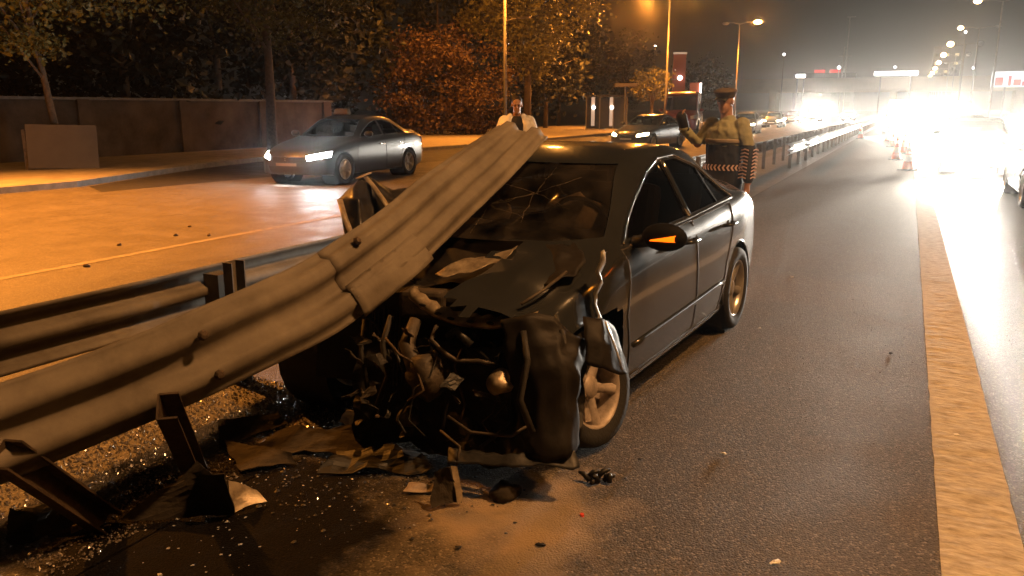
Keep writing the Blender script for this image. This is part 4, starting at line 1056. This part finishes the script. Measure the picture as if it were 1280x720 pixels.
# ------------------------------------------------------------------ debris near the viewer
def debris(name, label, cat, m, P, n=14, a=.03, f=7, seed=1, solid=.004, group=None, smooth=False):
    """a torn sheet over a quad of points (corner order round)"""
    P = [Vector(p) for p in P]; rows = []; n = min(n, 10)
    for j in range(n+1):
        row = []
        for i in range(n+1):
            s, t = i/n, j/n
            p = (P[0]*(1-s)+P[1]*s)*(1-t)+(P[3]*(1-s)+P[2]*s)*t
            p = jit(p, a, f, seed); p = jit(p, a*.3, f*3, seed)
            p.z = max(p.z, .012); row.append(p)
        rows.append(row)
    o0 = sum(P, Vector())/4; o0.z = 0
    b = MB().grid([[p-o0 for p in r] for r in rows])
    o = b.build(name, m, None, smooth, solid=solid); o.location = o0
    return tag(o, label, cat, group)
def gp(px, py, z=.02):
    d = seen(px, py, 1)-Vector((0, 0, CAM_H)); k = (z-CAM_H)/d.z
    return Vector((d.x*k, d.y*k, z))
debris('bent_sheet', 'large dented brown metal sheet propped up at the foot of the broken post', 'metal sheet', 'brownplate', [gp(150, 652), gp(288, 642), gp(284, 592, .24), gp(250, 580, .22)], 16, .03, 6, 2)
debris('torn_flap', 'pale torn flap sticking out from the dented brown sheet', 'metal flap', 'tornmetal', [gp(290, 640), gp(333, 626), gp(322, 612, .06), gp(284, 600, .14)], 8, .012, 9, 4)
debris('broken_plate', 'brown broken plastic plate lying under the beam, left of the engine', 'broken plate', 'brownplate', [gp(275, 560), gp(360, 530), gp(345, 518, .06), gp(272, 528, .08)], 12, .02, 8, 6)
debris('broken_plate', 'long dark plastic strip between the brown plate and the dented sheet', 'broken plate', 'brownplate', [gp(300, 590), gp(372, 578), gp(365, 565, .06), gp(280, 548, .05)], 12, .02, 8, 9)
debris('bumper_skin', 'torn brown bumper skin on the darkened ground in front of the engine', 'bumper skin', 'brownplate', [gp(320, 560), gp(475, 575), gp(480, 535, .10), gp(350, 535, .08)], 16, .035, 6, 11)
debris('grille_piece', 'black broken grille lying flat in front of the engine', 'grille', 'plastic', [gp(400, 590), gp(540, 590), gp(530, 560, .07), gp(420, 560, .06)], 14, .04, 9, 13)
debris('lamp_fragment', 'shiny broken headlamp fragment glinting below the engine', 'headlamp fragment', 'clearlens', [gp(425, 528, .06), gp(470, 540, .05), gp(472, 526, .12), gp(430, 512, .14)], 8, .02, 12, 15)
debris('chrome_strip', 'thin curved chrome strip lying in front of the grille', 'trim strip', 'chrome', [gp(508, 574, .03), gp(546, 566, .05), gp(544, 562, .06), gp(510, 569, .04)], 8, .006, 12, 17)
debris('bracket_piece', 'upright torn bracket standing on the sandy patch below the engine', 'bracket', 'brownplate', [gp(538, 634), gp(577, 628), gp(566, 585, .18), gp(545, 590, .15)], 10, .02, 10, 19)
debris('bracket_flange', 'pale narrow flange beside the upright torn bracket', 'bracket', 'tornmetal', [gp(572, 630, .02), gp(579, 626, .02), gp(571, 583, .17), gp(563, 582, .18)], 8, .006, 10, 21)
debris('splash_shield', 'flat pale shard left of the upright torn bracket', 'shard', 'dustplastic', [gp(505, 612), gp(540, 614), gp(542, 606, .03), gp(510, 603, .02)], 8, .012, 14, 23)
def lump(name, label, cat, m, p, r, seed, a=.4, smooth=True, group=None, n=14):
    b = MB().ball((0, 0, 0), (1, 1, 1), n, n*2//3)
    b.v = [tuple(max(-.25, q) if k == 2 else q for k, q in enumerate((Vector(v)*(1+a*noise.noise(Vector(v)*1.8+Vector((seed, 0, 0))))))) for v in b.v]
    b.v = [(v[0]*r[0], v[1]*r[1], (v[2]+.25)*r[2]) for v in b.v]
    o = b.build(name, m, None, smooth); o.location = (p.x, p.y, .003); o.rotation_euler.z = seed
    return tag(o, label, cat, group)
lump('rubble', 'rounded brown lump of rubble on the lit sandy patch', 'rubble', 'brownplate', gp(632, 622, 0), (.075, .05, .055), 1.2)
b = MB(); rr = random.Random(11)
for k in range(9):
    p0 = Vector((rr.uniform(-.09, .09), rr.uniform(-.025, .025), .012)); p1 = p0+Vector((rr.uniform(-.06, .06), rr.uniform(-.03, .03), rr.uniform(0, .05)))
    b.tube([p0, (p0+p1)/2+Vector((0, 0, .012)), p1], [.012, .014, .007], 6)
o = b.build('plastic_clip', 'plastic', None, True); o.location = gp(757, 604, 0); o.rotation_euler.z = R(20); tag(o, 'jagged black plastic fragment on the asphalt right of the rubble lump', 'plastic fragment')
for i, (px, py, s, m, lb) in enumerate([(675, 682, .022, 'plastic', 'small dark chip below the sandy patch'), (572, 686, .02, 'plastic', 'dark chip left of the other chip below the rubble lump'), (728, 645, .016, 'red', 'small red chip on the asphalt below the black fragment'),
        (905, 568, .018, 'litter', 'small white scrap alone on the dark asphalt right of the car'), (969, 705, .024, 'litter', 'white scrap at the bottom edge of the picture'), (950, 411, .016, 'litter', 'white scrap beside the rear wheel'),
        (990, 347, .018, 'litter', 'tiny white scrap on the lane beyond the rear wheel'), (1195, 545, .02, 'litter', 'white scrap lying on the worn edge line'), (1113, 442, .02, 'plastic', 'dark twig-like scrap on the asphalt left of the edge line')]):
    lump('litter_scrap', lb, 'litter', m, gp(px, py, 0), (s*1.0, s*.6, s*.3), i+.3, 1.1, False, n=7)
for i, (px, py, s, lb) in enumerate([(108, 334, .035, 'largest dark stone on the left road, furthest left'), (220, 295, .032, 'dark stone in the middle of the left road, left one of a pair'), (261, 295, .032, 'dark stone in the middle of the left road, right one of a pair'), (237, 284, .025, 'small dark stone above the pair on the left road'), (149, 307, .03, 'flat dark stone between the largest stone and the pair')]):
    lump('stone', lb, 'stone', 'rust', gp(px, py, 0), (s, s*.7, s*.8), i+.7, .5, group='stones on the left road', n=8)
# broken post leaning under the beam
a, c = seen(197, 508, 2.95), gp(240, 604, .0)
t = thing('broken_post', 'broken guardrail post leaning under the torn beam', 'post', (c.x, c.y, 0))
d = (a-c); ln = d.length
o = post_mb(MB(), 0, 0, ln).build('post', 'rust', t); o.rotation_euler = d.to_track_quat('Z', 'Y').to_euler()
o['label'] = 'leaning rusty channel'
a, c = seen(-5, 560, 2.7), gp(128, 650, .02)
t = thing('fallen_brace', 'dark bent steel brace lying towards the bottom left corner under the beam', 'brace', (c.x, c.y, 0)); d = a-c
o = post_mb(MB(), 0, 0, min(d.length, .9)).build('brace', 'rust', t); o.rotation_euler = d.to_track_quat('Z', 'Y').to_euler()
debris('black_wreckage', 'heap of torn black plastic in the bottom left corner', 'wreckage', 'plastic', [gp(10, 690), gp(110, 665), gp(100, 620, .12), gp(5, 640, .14)], 18, .06, 8, 31, smooth=False)
debris('yellow_shard', 'small bright shard beside the black plastic heap', 'shard', 'tornmetal', [gp(88, 668, .02), gp(112, 658, .03), gp(110, 652, .05), gp(90, 656, .06)], 6, .008, 12, 33)
# shards of glass and grit, too many to count
def scatter(name, m, n, where, size, seed, flat=.4):
    rr = random.Random(seed); b = MB()
    for i in range(n):
        p = where(rr); s = rr.uniform(*size)*rr.choice((.5, .7, 1, 1.4)); a = rr.uniform(0, 6.3); h = s*flat*rr.uniform(.4, 1.5)
        n_ = 5; vs = [p+Vector((math.cos(a+1.257*q)*s*rr.uniform(.6, 1.1), math.sin(a+1.257*q)*s*rr.uniform(.6, 1.1), h*rr.uniform(.2, .7))) for q in range(5)]+[p+Vector((rr.uniform(-.3, .3)*s, rr.uniform(-.3, .3)*s, h*1.4)), p-Vector((0, 0, .002))]
        b.add(vs, [(q, (q+1) % 5, 5) for q in range(5)]+[((q+1) % 5, q, 6) for q in range(5)])
    return tag(b.build(name, m), kind='stuff')
def wfront(r):
    p = gp(r.gauss(430, 130), r.gauss(575, 45), .003); return p
scatter('glass_shards', 'clearlens', 450, wfront, (.002, .006), 4)
scatter('plastic_shards', 'plastic', 500, wfront, (.004, .012), 5)
def bl(r): return gp(r.uniform(-20, 330), r.uniform(600, 740), .003)
scatter('glass_shards', 'clearlens', 120, bl, (.003, .010), 6)
def near(r): return Vector((r.uniform(-2.4, 2.2), r.uniform(1.6, 8), .002))
scatter('grit', 'oldslab', 2600, near, (.001, .003), 8, .8)
def med(r): return Vector((r.uniform(-4.2, -2.6), r.uniform(1.6, 3.6), .004))
scatter('gravel', 'wetgrit', 15000, med, (.003, .008), 9, .9)

# ------------------------------------------------------------------ trees and plants
def crown_mesh(name, m, c, r, n, size, seed, clumps=60, hollow=.45, droop=.0):
    rr = random.Random(seed); b = MB(); cs = []
    while len(cs) < clumps:
        v = Vector((rr.uniform(-1, 1), rr.uniform(-1, 1), rr.uniform(-1, 1)))
        if hollow < v.length < 1: cs.append((v, rr.uniform(.06, .17)))
    vs, fs = [], []
    for i in range(n):
        q, s = cs[int(rr.random()**1.3*clumps)]
        p = Vector((q.x+rr.gauss(0, s), q.y+rr.gauss(0, s), q.z+rr.gauss(0, s*.8)))
        p = Vector((c[0]+p.x*r[0], c[1]+p.y*r[1], c[2]+p.z*r[2]))
        a = Vector((rr.gauss(0, 1), rr.gauss(0, 1), rr.gauss(0, .6))).normalized()
        t = a.cross(Vector((rr.gauss(0, 1), rr.gauss(0, 1), rr.gauss(0, 1)))).normalized()
        L = size*rr.uniform(.6, 1.4); w = L*.33; k = len(vs); nn = a.cross(t)
        vs += [p, p+a*L*.5+t*w+nn*w*.3, p+a*L, p+a*L*.5-t*w+nn*w*.3]; fs += [(k, k+1, k+2), (k, k+2, k+3)]
    me = bpy.data.meshes.new(name); me.from_pydata(vs, [], fs)
    return link(name, me, m)
def tree(label, x, y, h, r, m='leaf', n=5000, size=.26, seed=1, lean=(0, 0), group='trees beyond the left pavement', crown_low=.30, trunk=.16, name='tree', clumps=60, cat='tree'):
    t = thing(name, label, cat, (x, y, 0), 0, group); rr = random.Random(seed)
    zc = h*(1+crown_low)/2; rz = h*(1-crown_low)/2
    top = Vector((lean[0], lean[1], h*.8))
    tp = [Vector((0, 0, -.05)), Vector((lean[0]*.3+.06, lean[1]*.3, h*.25)), Vector((lean[0]*.6, lean[1]*.6+.08, h*.5)), top]
    tr = MB().tube(tp, [trunk*1.25, trunk, trunk*.7, trunk*.2], 9).build('trunk', 'bark', t, True)
    b = MB()
    for k in range(7):
        a = rr.uniform(0, 6.3); z = h*rr.uniform(.28, .6); p = tp[1].lerp(tp[3], (z-h*.25)/(h*.55))
        e = Vector((lean[0]+math.cos(a)*r*.7, lean[1]+math.sin(a)*r*.7, zc+rr.uniform(-.3, .5)*rz))
        b.tube([p, p.lerp(e, .5)+Vector((0, 0, .25)), e], [trunk*.45, trunk*.25, .015], 6)
    b.build('limbs', 'bark', t, True)
    cr = crown_mesh('crown', m, (lean[0], lean[1], zc), (r, r, rz), n, size, seed, clumps); cr.parent = t
    return t
tree('tree at the left edge, leaning pale trunk beside the slab, leaves lit orange', -20.3, 14.3, 8.5, 3.6, 'leaf', 13000, .14, 1, (.3, -1.2), crown_low=.36, trunk=.085)
tree('roadside tree whose low hanging leaves catch the lamp light left of the silver car', -20.5, 22.5, 9.5, 3.8, 'leaf', 13000, .14, 2, (.5, -.5), crown_low=.40)
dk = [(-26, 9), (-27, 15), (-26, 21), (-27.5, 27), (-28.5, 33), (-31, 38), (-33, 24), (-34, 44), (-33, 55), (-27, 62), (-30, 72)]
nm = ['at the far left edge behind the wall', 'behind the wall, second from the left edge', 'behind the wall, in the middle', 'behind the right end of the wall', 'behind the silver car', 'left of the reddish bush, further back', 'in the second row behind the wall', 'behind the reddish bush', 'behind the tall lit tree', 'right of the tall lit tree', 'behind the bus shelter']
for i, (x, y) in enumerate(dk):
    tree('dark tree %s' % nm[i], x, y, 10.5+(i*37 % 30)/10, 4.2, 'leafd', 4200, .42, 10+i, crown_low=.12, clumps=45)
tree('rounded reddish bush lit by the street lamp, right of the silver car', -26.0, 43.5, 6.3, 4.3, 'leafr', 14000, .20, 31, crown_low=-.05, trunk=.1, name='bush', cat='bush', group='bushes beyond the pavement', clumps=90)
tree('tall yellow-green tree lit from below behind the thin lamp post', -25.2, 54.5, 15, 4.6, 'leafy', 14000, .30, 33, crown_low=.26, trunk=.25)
tree('small pale tree beside the dark red minibus', -19.8, 68, 5.2, 1.7, 'leafy', 1600, .22, 35, crown_low=.45, group='trees beyond the left pavement')
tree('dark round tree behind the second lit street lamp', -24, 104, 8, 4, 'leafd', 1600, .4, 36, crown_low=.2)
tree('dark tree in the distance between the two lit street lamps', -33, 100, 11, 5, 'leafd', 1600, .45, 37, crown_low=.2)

# ------------------------------------------------------------------ walls, signs and far structures
t = thing('boundary_wall', 'long low rendered wall beyond the left pavement under the trees', 'wall', (-23.8, 0, 0))
MB().box((0, 13.5, .95), (.25, 33, 1.95)).build('wall', 'wall', t, bevel=.01)
MB().box((0, 13.5, 1.97), (.36, 33.1, .09)).build('coping', 'kerb', t, bevel=.01)
for k in range(9): MB().box((.05, -2.6+4.02*k, .98), (.34, .42, 1.94)).build('pier', 'wall', t, bevel=.01)
p = gp(82, 211, .12)
t = thing('concrete_slab', 'pale concrete slab leaning by the trunk of the left tree', 'slab', (p.x, p.y, .125), R(53))
MB().box((0, 0, .56), (1.62, .12, 1.12), rx=-.10, ry=.03).build('slab_face', 'oldslab', t, bevel=.012)
MB().box((-.85, .25, .5), (.08, .6, 1.0)).build('side_frame', 'bark', t)
p = seen(758, 140, 60)
t = thing('bus_shelter', 'glazed shelter with bright lit panels left of the minibus', 'bus shelter', (p.x, p.y, 0), R(20))
MB().box((0, 0, 2.6), (3.2, 1.4, .12)).build('roof', 'dark', t)
for x in (-1.5, -.5, .5, 1.5): MB().box((x, -.6, 1.3), (.08, .08, 2.6)).build('frame_post', 'pole', t)
MB().box((0, .6, 1.3), (3.0, .04, 2.3)).build('back_panel', 'dark', t)
for x in (-.75, .05): MB().box((x, -.55, 1.45), (.22, .05, 2.0)).build('lit_panel', 'sheltlight', t) if False else None
MT['sheltlight'] = emit('lit_shelter_panel', (1, .85, .65), .04)
for x in (-1.0, .35): MB().box((x, -.55, 1.45), (.26, .05, 2.1)).build('lit_panel', 'sheltlight', t)
for x in (-.95, .40): MB().ball((x, -.62, 1.75), .13, 10, 7).build('lamp', 'whitelamp', t, True)
p = seen(781, 140, 54)
t = thing('canopy_sign', 'flat pale canopy on a single post in front of the trees, left of the minibus', 'canopy', (p.x, p.y, 0), R(25))
MB().tube([(0, 0, 0), (0, 0, 3.1)], .06, 8).build('post', 'pole', t); MB().box((0, 0, 3.2), (1.5, .9, .22)).build('canopy', 'slab', t, bevel=.03)
p = seen(847, 130, 95)
t = thing('billboard', 'tall dark red billboard just right of the nearer lit street lamp', 'billboard', (p.x, p.y, 0), R(25))
MT['billred'] = emit('faintly_lit_red_panel', (.5, .11, .06), .005)
MB().box((0, 0, 5.3), (1.5, .3, 5.2)).build('panel', 'billred', t); MB().box((0, -.2, 8.0), (1.6, .25, .2)).build('light_strip', 'sheltlight', t)
MB().tube([(0, 0, 0), (0, 0, 3)], .2, 8).build('post', 'pole', t); MB().ball((.1, -.3, 5.2), .28, 10, 7).build('lamp', 'whitelamp', t, True); MB().box((-.5, -.25, 5.0), (1.1, .08, .1)).build('arm', 'pole', t)
p = seen(869, 110, 80)
t = thing('sign_box', 'reddish lit sign box with a white edge, behind the minibus', 'sign', (p.x, p.y, 0), R(20))
MT['signred'] = emit('lit_red_sign', (.8, .2, .10), .009)
MB().box((0, 0, 3.1), (1.1, .4, 2.2)).build('panel', 'signred', t); MB().box((.5, -.25, 3.2), (.14, .2, 1.9)).build('light_strip', 'whitelamp', t); MB().box((0, 0, .9), (.3, .3, 1.9)).build('post', 'pole', t)
# the flyover across the far end of the road
t = thing('flyover', 'lit concrete flyover crossing the far end of the road', 'bridge', (0, 195, 0))
MB().box((10, 0, 6.6), (140, 9, 1.5)).build('deck', 'deck', t); MB().box((10, -4.6, 7.7), (140, .25, .9)).build('parapet', 'deck', t)
MB().box((10, -3.0, 5.55), (140, 1.0, .7)).build('girder', 'deck', t); MB().box((10, 2.0, 5.55), (140, 1.0, .7)).build('girder', 'deck', t)
for x in (-28, -3.4, 19.5, 40): MB().box((x, 0, 2.6), (1.4, 6, 5.3)).build('pier', 'deck', t, bevel=.1)
def sign(name, label, cat, x0, x1, y, z0, z1, m, marks=()):
    t = thing(name, label, cat, ((x0+x1)/2, y, 0))
    w = x1-x0
    MB().box((0, 0, (z0+z1)/2), (w, .4, z1-z0)).build('panel', m, t)
    for x in (-w*.35, w*.35): MB().tube([(x, .3, 0), (x, .3, z1)], .15, 6).build('post', 'pole', t)
    for (a, b_, c, d) in marks: MB().box((a, -.24, c), (b_, .06, d)).build('red_mark', 'redneon', t, bevel=.02)
    return t
sign('light_strip_sign', 'long thin white light strip above the left part of the flyover', 'light strip', -7.2, .9, 186, 8.3, 9.1, 'whitelamp')
MT['billwhite'] = emit('lit_white_panel', (.9, .88, .92), .16)
sign('lit_billboard', 'wide white lit billboard with red marks at the right end of the flyover', 'billboard', 13.2, 29, 178, 5.6, 8.4, 'billwhite', [(-6.6, 1.3, 6.6, 1.5), (-4.9, .5, 6.7, 1.8), (-3.7, 1.2, 6.4, 1.1), (-2.1, 1.6, 6.2, .8), (3.5, 2.4, 6.2, .5)])
sign('light_strip_sign', 'short white light strip left of the long one over the far road', 'light strip', -20.6, -18.9, 170, 7.6, 8.2, 'whitelamp')
p = seen(1030, 100, 240)
t = thing('building', 'dark distant building with a red neon sign on its roof', 'building', (p.x, p.y, 0), R(15))
MB().box((0, 0, 6.0), (16, 10, 12.0)).build('wall', 'dark', t)
for x in (-2.3, 2.0): MB().box((x, -5.2, 12.4), (3.0, .3, .9)).build('neon_sign', 'redneon', t)
for x in (-6, -2, 2, 6):
    for z in (3, 6, 9): w = MB().box((x, -5.03, z), (1.6, .1, 1.3)).build('window', 'glass', t)
p = seen(1180, 100, 300)
t = thing('tower_block', 'dim tower block with a column of lit windows behind the lamp rows', 'building', (p.x, p.y, 0), R(0))
MB().box((0, 0, 12), (9, 9, 24)).build('wall', 'dark', t); MT['winlit'] = emit('lit_window', (1, .8, .45), .09)
for k in range(6):
    for x in (-3.2, 0, 3.2): MB().box((x, -4.55, 6+3*k), (1.3, .1, 1.0)).build('window', 'winlit' if (k*3+int(x)) % 4 else 'glass', t)
p = seen(1054, 100, 230)
t = thing('mast', 'tall thin lattice mast with a platform above the dark building', 'mast', (p.x, p.y, 0))
for x in (-.6, .6): MB().tube([(x, 0, 0), (x*.6, 0, 27 if x > 0 else 19)], .16, 6).build('mast_leg', 'pole', t)
for k in range(14): MB().tube([(-.5, 0, 6+k*.95), (.5, 0, 6.9+k*.95)], .06, 5).build('brace', 'pole', t)
MB().box((.8, 0, 27), (2.2, .5, .15)).build('top_arm', 'pole', t); MB().box((0, 0, 16.4), (3.4, 1, .2)).build('platform', 'pole', t); MB().ball((-1.4, -.5, 13.2), .45, 8, 6).build('lamp', 'whitelamp', t); MB().box((-1.4, 0, 11.5), (.3, .3, 6)).build('lamp_rod', 'pole', t)
# scattered far lights on poles
for i, (px, py, d, lb) in enumerate([(980, 68, 140, 'faint far lamp in the dark sky left of the mast'), (819, 58, 120, 'small white lamp between the tall tree and the nearer lit street lamp'), (1119, 84, 200, 'small white lamp above the long light strip'), (1217, 85, 190, 'small white far lamp above the billboard'), (1207, 40, 150, 'dim lamp left of the far right lamp row'), (636, 54, 75, 'tiny warm lamp showing through the lit tree, upper one'), (644, 70, 76, 'tiny warm lamp showing through the lit tree, lower one')]):
    p = seen(px, py, d); t = thing('far_lamp', lb, 'lamp', (p.x, p.y, 0), 0, 'far lamps')
    MB().tube([(0, 0, 0), (0, 0, p.z)], [.09, .05], 6).build('pole', 'pole', t); MB().ball((0, 0, p.z), d*.0016, 8, 6).build('lamp', 'whitelamp', t, True)

# ------------------------------------------------------------------ the hazy night air
HAZE = .0008
m = bpy.data.materials.new('night_haze'); m.use_nodes = True; n = m.node_tree.nodes; n.remove(n['Principled BSDF'])
pv = n.new('ShaderNodeVolumePrincipled'); pv.inputs['Density'].default_value = HAZE; pv.inputs['Color'].default_value = (.93, .93, .92, 1); pv.inputs['Anisotropy'].default_value = .945
m.node_tree.links.new(pv.outputs[0], n['Material Output'].inputs['Volume'])
b = MB(); b.box((0, 0, 18.5), (1860, 1860, 40)); tag(b.build('haze', m), kind='stuff')
